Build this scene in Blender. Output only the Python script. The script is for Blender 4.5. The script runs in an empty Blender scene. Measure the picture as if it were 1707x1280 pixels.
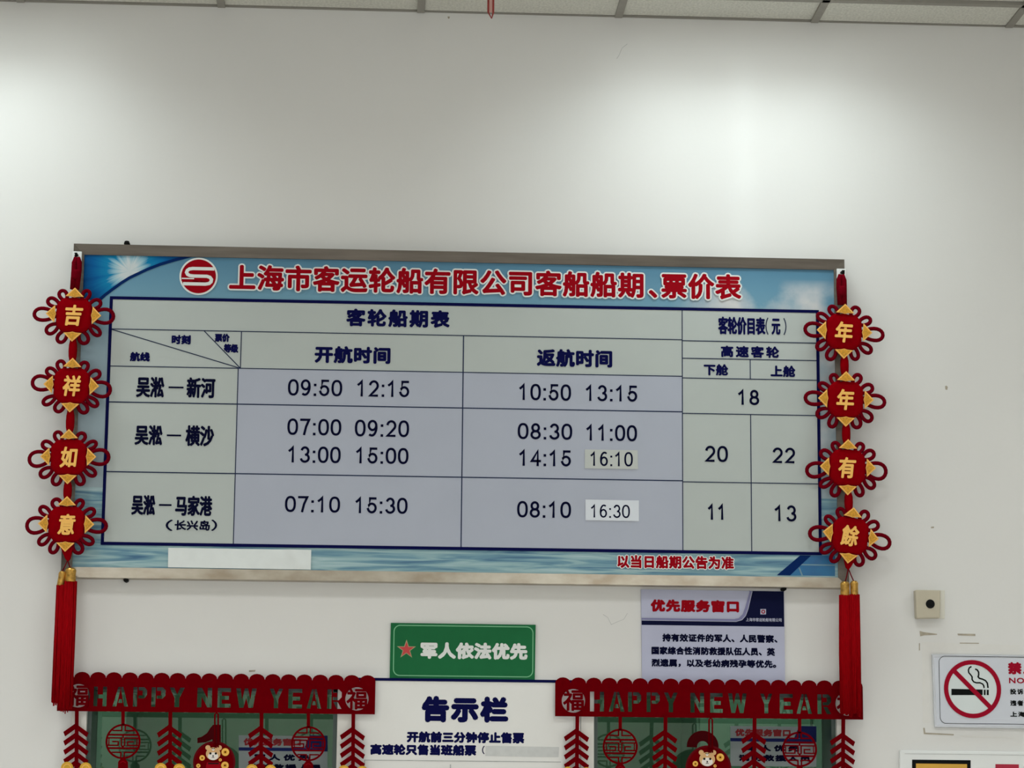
import bpy, bmesh, math, random
from math import sin, cos, pi, radians
from mathutils import Vector, Matrix

random.seed(7)
sc = bpy.context.scene
COL = sc.collection

# ------------------------------------------------------------------ camera
EYE = 1.60
DIST = 7.317
FPX = 4200.2
YAW, PITCH, ROLL = 0.053042, 0.175678, 0.0086135
cy_, sy_, cp_, sp_ = cos(YAW), sin(YAW), cos(PITCH), sin(PITCH)
FW = Vector((sy_ * cp_, cy_ * cp_, sp_))
R0 = Vector((cy_, -sy_, 0))
U0 = R0.cross(FW)
RT = R0 * cos(ROLL) + U0 * sin(ROLL)
UP = U0 * cos(ROLL) - R0 * sin(ROLL)
CAM = Vector((0, -DIST, EYE))
cd = bpy.data.cameras.new('camera')
cd.sensor_width = 36.0
cd.lens = FPX / 1707.0 * 36.0
cd.clip_start = 0.05
cam = bpy.data.objects.new('camera', cd)
cam.matrix_world = Matrix(((RT.x, UP.x, -FW.x, CAM.x), (RT.y, UP.y, -FW.y, CAM.y), (RT.z, UP.z, -FW.z, CAM.z), (0, 0, 0, 1)))
COL.objects.link(cam)
sc.camera = cam

# ------------------------------------------------------------------ world and exposure
wd = bpy.data.worlds.new('world')
sc.world = wd
wd.use_nodes = True
wd.node_tree.nodes['Background'].inputs[0].default_value = (0.75, 0.82, 0.9, 1)
wd.node_tree.nodes['Background'].inputs[1].default_value = 0.6
sc.view_settings.view_transform = 'Standard'
sc.view_settings.look = 'None'
sc.view_settings.exposure = 0.10
sc.view_settings.gamma = 1.0
sc.view_settings.use_curve_mapping = False

LIGHT_DOWN = 4.7      # downlights beside the wall, watts
BEAM = 1.4             # added narrow beams that draw bright streaks on the wall
LIGHT_PANEL = 9.0     # added ceiling panels that fill the hall with light
LIGHT_FILL = 68.0      # added fill from unseen glazing behind the camera
COL_DOWN = (0.89, 1.0, 1.01)
COL_PANEL = (0.97, 1.0, 1.0)

# ------------------------------------------------------------------ helpers
def ray(px, py):
    return (FW + RT * ((px - 853.5) / FPX) - UP * ((py - 640.0) / FPX))

def P(px, py, y=0.0):
    """a point of the photograph on the vertical plane at depth y -> (x, z)"""
    d = ray(px, py)
    t = (y - CAM.y) / d.y
    p = CAM + d * t
    return (p.x, p.z)

def PP(pts, y=0.0):
    return [P(a, b, y) for a, b in pts]

def PZ(px, py, z):
    d = ray(px, py)
    t = (z - CAM.z) / d.z
    p = CAM + d * t
    return (p.x, p.y)

BASE = {}

def link(name, me, mat=None, parent=None, kind=None, smooth=False):
    o = bpy.data.objects.new(name, me)
    COL.objects.link(o)
    if mat:
        me.materials.append(mat)
    if parent is not None:
        b = BASE[parent.name]
        me.transform(Matrix.Translation(-b))
        o.parent = parent
        BASE[o.name] = b
    else:
        BASE[o.name] = Vector((0, 0, 0))
    if kind:
        o['kind'] = kind
    if smooth:
        me.polygons.foreach_set('use_smooth', [True] * len(me.polygons))
    me.update()
    return o

def root(name, loc, label=None, cat=None, group=None, kind=None):
    o = bpy.data.objects.new(name, None)
    COL.objects.link(o)
    o.location = loc
    o.empty_display_size = 0.05
    BASE[o.name] = Vector(loc)
    if label: o['label'] = label
    if cat: o['category'] = cat
    if group: o['group'] = group
    if kind: o['kind'] = kind
    return o

def tag(o, label, cat, group=None):
    o['label'] = label
    o['category'] = cat
    if group: o['group'] = group
    return o

def center_origin(o):
    """move a parentless mesh's origin to its own middle"""
    me = o.data
    n = len(me.vertices)
    c = Vector((0, 0, 0))
    for v in me.vertices: c += v.co
    c /= n
    me.transform(Matrix.Translation(-c))
    o.location = c
    BASE[o.name] = c.copy()
    return o

class MB:
    def __init__(s):
        s.v = []; s.f = []
    def box(s, x0, x1, y0, y1, z0, z1):
        b = len(s.v)
        s.v += [(x0,y0,z0),(x1,y0,z0),(x1,y1,z0),(x0,y1,z0),(x0,y0,z1),(x1,y0,z1),(x1,y1,z1),(x0,y1,z1)]
        s.f += [tuple(b+i for i in q) for q in ((3,2,1,0),(4,5,6,7),(0,1,5,4),(1,2,6,5),(2,3,7,6),(3,0,4,7))]
        return s
    def prism(s, pts, y, t=0.0):
        """polygon (x,z) facing the hall at depth y, t thick towards the wall"""
        a = sum(p[0]*q[1]-q[0]*p[1] for p, q in zip(pts, pts[1:]+pts[:1]))
        if a < 0: pts = pts[::-1]
        n = len(pts); b = len(s.v)
        s.v += [(p[0], y, p[1]) for p in pts]
        s.f.append(tuple(range(b, b+n)))
        if t:
            s.v += [(p[0], y+t, p[1]) for p in pts]
            s.f.append(tuple(range(b+2*n-1, b+n-1, -1)))
            for i in range(n):
                j = (i+1) % n
                s.f.append((b+j, b+i, b+n+i, b+n+j))
        return s
    def stroke(s, pts, w, y, t=0.0, closed=False, cap=0.0):
        n = len(pts)
        L = []; Rr = []
        pts = [Vector(p) for p in pts]
        for i in range(n):
            if closed:
                a = (pts[i]-pts[i-1]); c = (pts[(i+1) % n]-pts[i])
            else:
                a = pts[i]-pts[i-1] if i else pts[1]-pts[0]
                c = pts[i+1]-pts[i] if i < n-1 else pts[-1]-pts[-2]
            a = a.normalized() if a.length > 1e-9 else Vector((1, 0)); c = c.normalized() if c.length > 1e-9 else a
            m = a + c
            m = m.normalized() if m.length > 1e-4 else a
            nn = Vector((-m.y, m.x)); k = max(0.5, nn.dot(Vector((-a.y, a.x))))
            q = pts[i]
            if not closed and cap:
                if i == 0: q = q - a*cap
                if i == n-1: q = q + c*cap
            L.append(q + nn*(w/2/k)); Rr.append(q - nn*(w/2/k))
        m = n if closed else n-1
        for i in range(m):
            j = (i+1) % n
            s.prism([tuple(Rr[i]), tuple(Rr[j]), tuple(L[j]), tuple(L[i])], y, t)
        return s
    def tube(s, pts, r, n=8, closed=False, flat=1.0, caps=True):
        m = len(pts); pts = [Vector(p) for p in pts]; b = len(s.v)
        rr = r if isinstance(r, (list, tuple)) else [r]*m
        for i in range(m):
            if closed: d = pts[(i+1) % m]-pts[i-1]
            else: d = pts[min(i+1, m-1)]-pts[max(i-1, 0)]
            d.normalize()
            ref = Vector((0, 1, 0)) if abs(d.y) < 0.9 else Vector((1, 0, 0))
            e1 = d.cross(ref).normalized(); e2 = d.cross(e1).normalized()
            for k in range(n):
                a = 2*pi*k/n
                s.v.append(tuple(pts[i] + e1*(cos(a)*rr[i]) + e2*(sin(a)*rr[i]*flat)))
        for i in range(m if closed else m-1):
            j = (i+1) % m
            for k in range(n):
                l = (k+1) % n
                s.f.append((b+i*n+k, b+i*n+l, b+j*n+l, b+j*n+k))
        if not closed and caps:
            s.f.append(tuple(b+k for k in range(n-1, -1, -1)))
            s.f.append(tuple(b+(m-1)*n+k for k in range(n)))
        return s
    def lathe(s, c, prof, n=20, ax='z', a0=0.0):
        """prof: list of (radius, offset along axis)"""
        b = len(s.v); c = Vector(c)
        for r, h in prof:
            for k in range(n):
                a = 2*pi*k/n + a0
                if ax == 'z': s.v.append(tuple(c+Vector((cos(a)*r, sin(a)*r, h))))
                else: s.v.append(tuple(c+Vector((cos(a)*r, h, sin(a)*r))))
        for i in range(len(prof)-1):
            for k in range(n):
                l = (k+1) % n
                q = (b+i*n+k, b+i*n+l, b+(i+1)*n+l, b+(i+1)*n+k)
                s.f.append(q if ax == 'z' else q[::-1])
        s.f.append(tuple(b+k for k in (range(n-1, -1, -1) if ax == 'z' else range(n))))
        e = b+(len(prof)-1)*n
        s.f.append(tuple(e+k for k in (range(n) if ax == 'z' else range(n-1, -1, -1))))
        return s
    def disc(s, c, r, y, t=0.0, n=36, r2=None):
        r2 = r if r2 is None else r2
        return s.prism([(c[0]+cos(2*pi*k/n)*r, c[1]+sin(2*pi*k/n)*r2) for k in range(n)], y, t)
    def ring(s, c, r, w, y, t=0.0, n=40):
        return s.stroke([(c[0]+cos(2*pi*k/n)*r, c[1]+sin(2*pi*k/n)*r) for k in range(n)], w, y, t, closed=True)
    def mesh(s, name):
        me = bpy.data.meshes.new(name)
        me.from_pydata(s.v, [], s.f)
        me.validate()
        return me
    def build(s, name, mat, parent=None, kind=None, smooth=False, bevel=0):
        o = link(name, s.mesh(name), mat, parent, kind, smooth)
        if bevel:
            m = o.modifiers.new('bevel', 'BEVEL'); m.width = bevel; m.segments = 2; m.limit_method = 'ANGLE'; m.angle_limit = radians(40)
        return o

# ------------------------------------------------------------------ materials
def lin(c):
    return tuple((x/255/12.92 if x/255 <= 0.04045 else ((x/255+0.055)/1.055)**2.4) for x in c)

def mat(name, rgb, rough=0.6, metal=0.0, spec=0.5, noise=0.0, nscale=20.0, bump=0.0, bscale=200.0, stretch=None, rgb2=None, coat=0.0, sheen=0.0):
    m = bpy.data.materials.new(name)
    m.use_nodes = True
    nt = m.node_tree; b = nt.nodes['Principled BSDF']
    b.inputs['Base Color'].default_value = (*rgb, 1)
    b.inputs['Roughness'].default_value = rough
    b.inputs['Metallic'].default_value = metal
    b.inputs['Specular IOR Level'].default_value = spec
    b.inputs['Coat Weight'].default_value = coat
    if sheen:
        b.inputs['Sheen Weight'].default_value = sheen
        b.inputs['Sheen Roughness'].default_value = 0.5
    tc = nt.nodes.new('ShaderNodeTexCoord')
    src = tc.outputs['Object']
    if stretch:
        mp = nt.nodes.new('ShaderNodeMapping'); mp.inputs['Scale'].default_value = stretch
        nt.links.new(src, mp.inputs['Vector']); src = mp.outputs['Vector']
    if noise:
        n = nt.nodes.new('ShaderNodeTexNoise'); n.inputs['Scale'].default_value = nscale; n.inputs['Detail'].default_value = 5
        nt.links.new(src, n.inputs['Vector'])
        r = nt.nodes.new('ShaderNodeValToRGB')
        r.color_ramp.elements[0].position = 0.3; r.color_ramp.elements[1].position = 0.7
        c2 = rgb2 or tuple(x*(1-noise) for x in rgb)
        r.color_ramp.elements[0].color = (*c2, 1); r.color_ramp.elements[1].color = (*rgb, 1)
        nt.links.new(n.outputs['Fac'], r.inputs['Fac']); nt.links.new(r.outputs['Color'], b.inputs['Base Color'])
    if bump:
        n2 = nt.nodes.new('ShaderNodeTexNoise'); n2.inputs['Scale'].default_value = bscale; n2.inputs['Detail'].default_value = 4
        nt.links.new(src, n2.inputs['Vector'])
        bp = nt.nodes.new('ShaderNodeBump'); bp.inputs['Strength'].default_value = bump; bp.inputs['Distance'].default_value = 0.002
        nt.links.new(n2.outputs['Fac'], bp.inputs['Height']); nt.links.new(bp.outputs['Normal'], b.inputs['Normal'])
    return m

def emit(name, rgb, s):
    m = bpy.data.materials.new(name); m.use_nodes = True
    nt = m.node_tree; b = nt.nodes['Principled BSDF']
    b.inputs['Base Color'].default_value = (0.8, 0.8, 0.8, 1)
    b.inputs['Emission Color'].default_value = (*rgb, 1); b.inputs['Emission Strength'].default_value = s
    return m

M = {}
M['wall'] = mat('wall_paint', (0.745, 0.74, 0.72), 0.34, spec=0.45, noise=0.04, nscale=2.2, bump=0.12, bscale=60)
M['wall2'] = mat('hall_paint', (0.66, 0.65, 0.62), 0.7)
M['tile'] = mat('ceiling_tile', (0.74, 0.735, 0.67), 0.9, spec=0.1, noise=0.22, nscale=90, bump=0.9, bscale=110, stretch=(1.6, 1, 1))
M['tile2'] = mat('ceiling_tile_stained', (0.66, 0.65, 0.60), 0.9, spec=0.1, noise=0.25, nscale=80, bump=0.9, bscale=110, stretch=(1.6, 1, 1))
M['tbar'] = mat('ceiling_grid_metal', (0.30, 0.285, 0.25), 0.6, noise=0.1, nscale=30)
M['gap'] = mat('ceiling_gap', (0.07, 0.055, 0.045), 0.9)
M['floor'] = mat('floor_tile', (0.72, 0.69, 0.635), 0.35, noise=0.1, nscale=6)
M['alu'] = mat('frame_aluminium_shaded', (0.15, 0.128, 0.105), 0.4, metal=0.55, noise=0.35, nscale=5, stretch=(1, 4, 14), bump=0.05, bscale=300)  # darker base colour puts the shade of top and side rails into the metal
M['alu_b'] = mat('frame_aluminium_lit_stained', (0.50, 0.455, 0.38), 0.42, metal=0.5, noise=0.75, nscale=9, stretch=(1.3, 1, 2.2), rgb2=(0.33, 0.27, 0.2))  # stained bottom rail, base colour also lightened for the light it catches
M['black'] = mat('black_plastic', (0.006, 0.006, 0.006), 0.6, spec=0.1)
M['cell'] = mat('board_grey_panel', lin((180, 187, 184)), 0.42, spec=0.3, noise=0.03, nscale=8)
M['cell_l'] = mat('board_lilac_panel', lin((172, 177, 191)), 0.42, spec=0.3, noise=0.04, nscale=6)
M['navy'] = mat('navy_ink', (0.003, 0.004, 0.055), 0.6, spec=0.03)
M['line'] = mat('table_line_ink', (0.02, 0.03, 0.07), 0.6, spec=0.03)
M['ink'] = mat('digit_ink', (0.002, 0.003, 0.022), 0.6, spec=0.03)
M['redink'] = mat('red_ink', (0.30, 0.002, 0.008), 0.6, spec=0.03)
M['whiteink'] = mat('white_ink', (0.72, 0.74, 0.72), 0.5)
M['deepblue'] = mat('deep_blue_ink', (0.001, 0.018, 0.105), 0.5, spec=0.05)
M['felt'] = mat('red_felt', (0.142, 0.0005, 0.003), 0.95, spec=0.0, noise=0.15, nscale=60, bump=0.3, bscale=900)
M['felt_k'] = mat('red_felt_knot', (0.25, 0.0008, 0.004), 0.95, spec=0.0, noise=0.12, nscale=90, bump=0.4, bscale=900)
M['cord'] = mat('dark_red_cord', (0.17, 0.001, 0.008), 0.9, spec=0.02, noise=0.3, nscale=300, bump=0.5, bscale=1200)
M['tassel'] = mat('red_tassel_silk', (0.33, 0.001, 0.004), 0.8, spec=0.03, noise=0.35, nscale=60, stretch=(8, 8, 0.6))
M['gold'] = mat('gold_embroidery', (0.78, 0.36, 0.012), 0.6, metal=0.0, noise=0.45, nscale=220, bump=0.4, bscale=500)
M['gold_e'] = mat('gold_edge', (0.90, 0.50, 0.13), 0.6, spec=.1)
M['goldcap'] = mat('gold_foil', (0.72, 0.40, 0.08), 0.3, metal=0.7, noise=0.6, nscale=90, bump=0.4, bscale=200)
M['yellow'] = mat('yellow_felt', (0.75, 0.42, 0.03), 0.8, noise=0.2, nscale=80)
M['green'] = mat('green_sign', (0.013, 0.145, 0.05), 0.6, spec=0.1, noise=0.12, nscale=9)
M['green_l'] = mat('light_green_ink', (0.16, 0.46, 0.24), 0.5)
M['lilac'] = mat('lilac_sign', lin((181, 184, 208)), 0.5, noise=0.04, nscale=12)
M['lilac2'] = mat('grey_violet_ink', lin((120, 120, 160)), 0.5)
M['lilac3'] = mat('pale_grey_ink', lin((175, 178, 200)), 0.5)
M['signnavy'] = mat('sign_navy', (0.004, 0.006, 0.035), 0.6, spec=0.05)
M['board'] = mat('notice_panel', (0.77, 0.765, 0.74), 0.45, noise=0.03, nscale=10)
M['paper'] = mat('white_paper', (0.74, 0.78, 0.77), 0.6, noise=0.05, nscale=25, bump=0.5, bscale=18)
M['label_g'] = mat('grey_sticker', lin((186, 190, 186)), 0.5)
M['label_w'] = mat('pale_blue_sticker', lin((212, 217, 224)), 0.5)
M['grey'] = mat('faint_grey_ink', (0.50, 0.51, 0.50), 0.6, noise=0.3, nscale=40)
M['casing'] = mat('window_casing', (0.74, 0.72, 0.67), 0.35, noise=0.06, nscale=12)
M['winframe'] = mat('dark_green_window_frame', (0.03, 0.055, 0.042), 0.35)
M['silver'] = mat('silver_acrylic', (0.60, 0.62, 0.66), 0.25, metal=0.25, noise=0.08, nscale=10)
M['beige'] = mat('beige_plastic', (0.52, 0.47, 0.36), 0.45, noise=0.08, nscale=20)
M['cream'] = mat('cream_plastic', (0.70, 0.68, 0.60), 0.45)
M['white'] = mat('white_plastic', (0.78, 0.80, 0.79), 0.35)
M['cigblack'] = mat('sign_black', (0.006, 0.007, 0.007), 0.6, spec=0.05)
M['signred'] = mat('sign_red', (0.33, 0.004, 0.022), 0.6, spec=0.05)
M['yellowp'] = mat('yellow_poster', (0.68, 0.38, 0.04), 0.6, noise=0.1, nscale=15)
M['redp'] = mat('crimson_poster', (0.42, 0.005, 0.035), 0.6)
M['residue'] = mat('old_tape_residue', (0.46, 0.41, 0.32), 0.7, noise=0.3, nscale=60)
M['patch'] = mat('fresh_paint_patch', (0.74, 0.73, 0.70), 0.6, noise=0.04, nscale=30)
M['office'] = mat('office_green_wall', (0.16, 0.25, 0.19), 0.7, noise=0.1, nscale=2)
M['cabinet'] = mat('office_cabinet', (0.20, 0.30, 0.25), 0.5)
M['offpaper'] = mat('dimmed_poster', (0.33, 0.38, 0.385), 0.6, spec=.1)  # white paper greyed in its colour to look dimmed by tinted glass
M['dimred'] = mat('dimmed_red_ink', (0.30, 0.03, 0.035), 0.6, spec=.1)  # red darkened in its colour to look dimmed by tinted glass
M['blueink'] = mat('blue_ink', (0.012, 0.02, 0.12), 0.6, spec=.1)
M['numeral'] = mat('dark_red_vinyl', (0.11, 0.002, 0.005), 0.6, spec=0.05)
M['catwhite'] = mat('printed_white', (0.80, 0.74, 0.68), 0.6)
M['catorange'] = mat('printed_tan', (0.65, 0.38, 0.16), 0.6)
M['lens'] = emit('lamp_lens', (0.92, 1.0, 0.97), 3.0)
M['lens2'] = emit('fill_lamp_lens', (1.0, 0.98, 0.94), 5.0)  # glow of the added fill lamps
M['fill_glow'] = emit('glowing_fill_pane', (0.85, 0.93, 1.0), 2.0)  # glow of the added panes behind the camera

def glass_mat():
    m = bpy.data.materials.new('green_tinted_glass'); m.use_nodes = True
    nt = m.node_tree; nt.nodes.clear()
    out = nt.nodes.new('ShaderNodeOutputMaterial'); mx = nt.nodes.new('ShaderNodeMixShader')
    tr = nt.nodes.new('ShaderNodeBsdfTransparent'); tr.inputs[0].default_value = (0.50, 0.64, 0.55, 1)
    gl = nt.nodes.new('ShaderNodeBsdfGlossy'); gl.inputs[0].default_value = (0.82, 0.95, 0.88, 1); gl.inputs['Roughness'].default_value = 0.01
    fr = nt.nodes.new('ShaderNodeFresnel'); fr.inputs[0].default_value = 1.85
    nt.links.new(fr.outputs[0], mx.inputs[0]); nt.links.new(tr.outputs[0], mx.inputs[1]); nt.links.new(gl.outputs[0], mx.inputs[2])
    nt.links.new(mx.outputs[0], out.inputs[0])
    return m
M['glass'] = glass_mat()

# ------------------------------------------------------------------ lettering
TXT = {}
def glyph_mesh(s, sp=1.0, shear=0.0):
    key = (s, sp, shear)
    if key in TXT: return TXT[key]
    c = bpy.data.curves.new('t', 'FONT'); c.body = s; c.size = 1.0; c.space_character = sp; c.shear = shear
    c.resolution_u = 3
    o = bpy.data.objects.new('t', c); COL.objects.link(o)
    dg = bpy.context.evaluated_depsgraph_get(); dg.update()
    me = bpy.data.meshes.new_from_object(o.evaluated_get(dg))
    v = [(p.co.x, p.co.y) for p in me.vertices]
    f = [tuple(p.vertices) for p in me.polygons]
    bpy.data.objects.remove(o); bpy.data.curves.remove(c); bpy.data.meshes.remove(me)
    TXT[key] = (v, f)
    return v, f

def text(s, box, y, material, parent, bold=0.0, sp=1.0, outline=None, outline_mat=None, name='lettering', t=0.0, shear=0.0, rot=0.0):
    """box = (x0, x1, y0, y1) in photograph pixels on plane y; bold / outline in px of dilation"""
    v, f = glyph_mesh(s, sp, shear)
    xs = [a[0] for a in v]; ys = [a[1] for a in v]
    bx0, bx1, by0, by1 = min(xs), max(xs), min(ys), max(ys)
    x0, x1, y0, y1 = box
    xc, yc = (x0+x1)/2, (y0+y1)/2
    wx0 = P(x0+bold, yc, y)[0]; wx1 = P(x1-bold, yc, y)[0]; wz1 = P(xc, y0+bold, y)[1]; wz0 = P(xc, y1-bold, y)[1]
    sx = (wx1-wx0)/(bx1-bx0); sz = (wz1-wz0)/(by1-by0)
    px = abs(P(xc+1, yc, y)[0]-P(xc, yc, y)[0])
    cx, cz = (wx0+wx1)/2, (wz0+wz1)/2
    base = []
    for a in v:
        X = wx0+(a[0]-bx0)*sx - cx; Z = wz0+(a[1]-by0)*sz - cz
        base.append((cx + X*cos(rot)-Z*sin(rot), cz + X*sin(rot)+Z*cos(rot)))
    def dil(r, yy, n, nm, mt):
        V = []; F = []
        offs = [(0, 0)] + ([(cos(2*pi*k/n)*r*px, sin(2*pi*k/n)*r*px) for k in range(n)] if r > 0 else [])
        for i, (ox, oz) in enumerate(offs):
            b = len(V)
            V += [(a+ox, yy - i*2e-6, c+oz) for a, c in base]
            F += [tuple(b+k for k in q) for q in f]
        me = bpy.data.meshes.new(nm); me.from_pydata(V, [], F)
        o = link(nm, me, mt, parent)
        if t:
            md = o.modifiers.new('solid', 'SOLIDIFY'); md.thickness = t; md.offset = 1
        return o
    if outline:
        dil(bold+outline, y+0.00012, 12, 'letter_outline', outline_mat)
    return dil(bold, y, 8, name, material)

def arc(cx, cy, rx, ry, a0, a1, n=10):
    return [(cx+cos(radians(a0+(a1-a0)*k/n))*rx, cy+sin(radians(a0+(a1-a0)*k/n))*ry) for k in range(n+1)]

DIG = {
 '0': [[(.5+.5*math.copysign(abs(cos(t))**.84, cos(t)), .5+.5*math.copysign(abs(sin(t))**.84, sin(t))) for t in [pi/2+2*pi*k/28 for k in range(28)]] + [(.5, 1.0)]],
 '1': [[(.12, .76), (.34, .86), (.52, 1.0), (.52, 0)]],
 '2': [arc(.5, .70, .46, .30, 172, -38, 14) + [(.5, .27), (.06, .0), (.98, .0)]],
 '3': [arc(.5, .735, .40, .265, 165, -85, 12), arc(.5, .255, .47, .26, 80, -170, 14)],
 '4': [[(.74, 0), (.74, 1.0), (.02, .28), (1.0, .28)]],
 '5': [[(.90, 1.0), (.24, 1.0), (.12, .50)] + arc(.48, .31, .47, .31, 140, -165, 16)],
 '6': [arc(.52, .31, .44, .31, 0, 360, 22)[:-1] + [], arc(.60, .45, .54, .55, 60, 190, 12)],
 '7': [[(.04, 1.0), (.96, 1.0), (.62, .52), (.42, 0)]],
 '8': [arc(.5, .75, .38, .25, 90, 450, 20), arc(.5, .255, .47, .26, 90, 450, 20)],
 '9': [arc(.48, .69, .44, .31, 0, 360, 22), arc(.40, .55, .54, .55, -120, 10, 12)],
}
def digits(s, box, y, material, parent, w=3.0, name='lettering'):
    """Sans numerals drawn as strokes, filling the pixel box"""
    x0, x1, y0, y1 = box
    adv = {':': 0.5}
    tot = sum(adv.get(c, 1.0) for c in s)
    # glyph body 0.84 of its advance
    u = (x1-x0)/(tot-0.13)
    b = MB(); x = x0
    yc = (y0+y1)/2; xc = (x0+x1)/2
    X = lambda a: P(a, yc, y)[0]
    zt = P(xc, y0, y)[1]; zb = P(xc, y1, y)[1]
    px = abs(P(xc+1, yc, y)[0]-P(xc, yc, y)[0]); ww = w*px
    k = 0
    for c in s:
        a = adv.get(c, 1.0)*u
        if c == ':':
            m = X(x+a/2-0.065*u)
            for zz in (zb+ww*.5, zb+(zt-zb)*.66):
                b.prism([(m-ww*.55, zz-ww*.5), (m+ww*.55, zz-ww*.5), (m+ww*.55, zz+ww*.6), (m-ww*.55, zz+ww*.6)], y)
        else:
            l = X(x)+ww*.5; r = X(x+.87*u)-ww*.5
            for st in DIG[c]:
                pts = [(l+(r-l)*p, zb+ww*.5+(zt-zb-ww)*q) for p, q in st]
                closed = (abs(pts[0][0]-pts[-1][0])+abs(pts[0][1]-pts[-1][1])) < 1e-6
                if c == '6' and st is DIG['6'][0]: closed = True
                if closed and st is not DIG['6'][0]: pts = pts[:-1]
                cap = ww*.5 if (c in '1475' ) else ww*.1
                if c == '1':
                    pts[-1] = (pts[-1][0], pts[-1][1]); cap = ww*.45
                b.stroke(pts, ww, y-k*2e-6, 0, closed=closed, cap=0 if closed else cap); k += 1
        x += a
    return b.build(name, material, parent)

# ================================================================== SETTING
ZC = EYE+2.44073
XL, XR, YB, YF = -6.0, 6.0, -12.0, 0.0
GX0 = -0.49752
w1 = [P(147, 1150)[0], P(563, 1160)[0]]
w2 = [P(990, 1160)[0], P(1393, 1160)[0]]
ztop = P(560, 1146)[1]
zsill = ztop-1.05
GY = 0.15       # glass plane

def wall_front():
    b = MB()
    D = 0.24
    xs = [XL, w1[0], w1[1], w2[0], w2[1], XR]
    b.box(XL, XR, 0, D, ztop, ZC+0.3)
    b.box(XL, XR, 0, D, 0, zsill)
    b.box(xs[0], xs[1], 0, D, zsill, ztop)
    b.box(xs[2], xs[3], 0, D, zsill, ztop)
    b.box(xs[4], xs[5], 0, D, zsill, ztop)
    return b.build('wall_front', M['wall'], kind='structure')
wf = wall_front()
MB().box(XL-.2, XL, YB, 0.24, 0, ZC+.3).build('wall_left', M['wall2'], kind='structure')
MB().box(XR, XR+.2, YB, 0.24, 0, ZC+.3).build('wall_right', M['wall2'], kind='structure')
wb = MB()
wb.box(XL, XR, YB-.2, YB, 0, .4).box(XL, XR, YB-.2, YB, 1.85, ZC+.3)
for i in range(7):
    xx = XL+.0+i*1.9
    wb.box(xx, xx+.35, YB-.2, YB, .4, 1.85)
wb.build('wall_back', M['wall2'], kind='structure')
MB().box(XL-.2, XR+.2, YB-.2, 3.2, -.2, 0).build('floor', M['floor'], kind='structure')

# ceiling: slab above, metal grid, tiles as parts
ceil = MB().box(XL-.2, XR+.2, YB-.2, 3.2, ZC+.12, ZC+.3).build('ceiling', M['gap'], kind='structure')
yrow = PZ(1540, 3.5, ZC)[1]
ys_lines = [yrow - .6*i for i in range(0, 20) if yrow-.6*i > YB]
xs_lines = [GX0 + .6*i for i in range(-10, 12) if XL < GX0+.6*i < XR]
g = MB()
BW = 0.0115
for x in xs_lines: g.box(x-BW, x+BW, YB, -0.003, ZC-.006, ZC+.03)
for y in ys_lines: g.box(XL, XR, y-BW, y+BW, ZC-.006, ZC+.03)
g.build('ceiling_grid', M['tbar'], ceil)
MB().box(XL, XR, -0.008, -0.0, ZC-.003, ZC+.03).build('wall_angle', M['tbar'], ceil)
tile_me = {}
def tile(x0, x1, y0, y1, near):
    key = (round(x1-x0, 3), round(y1-y0, 3), near)
    dz = random.uniform(-.0015, .0035) if near else 0
    cx, cy = (x0+x1)/2, (y0+y1)/2
    if key not in tile_me:
        w, d = (x1-x0)/2, (y1-y0)/2
        bb = MB().box(-w, w, -d, d, 0.0, .015)
        me = bb.mesh('ceiling_tile'); me.materials.append(M['tile']); tile_me[key] = me
    o = bpy.data.objects.new('ceiling_tile', tile_me[key]); COL.objects.link(o)
    o.location = (cx, cy, ZC+.001+dz); o.parent = ceil
    return o
far = MB()
rows = [(yrow+BW+.006, -0.012)] + [(ys_lines[i+1]+BW+.006, ys_lines[i]-BW-.004) for i in range(len(ys_lines)-1)]
cols = [(XL, xs_lines[0]-BW)] + [(xs_lines[i]+BW, xs_lines[i+1]-BW) for i in range(len(xs_lines)-1)] + [(xs_lines[-1]+BW, XR)]
DL = [P(-80, 60)[0], P(1238, 60)[0], P(1238, 60)[0]+2.4, P(-80, 60)[0]-2.4]
for j, (a, b_) in enumerate(rows):
    for i, (c, d) in enumerate(cols):
        if j < 5 and 4 < i < 17 or (j < 9 and 6 < i < 14):
            tile(c, d, a, b_, True)
        else:
            far.box(c, d, a, b_, ZC+.001, ZC+.016)
far.build('ceiling_tile_field', M['tile'], ceil, kind='stuff')

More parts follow.
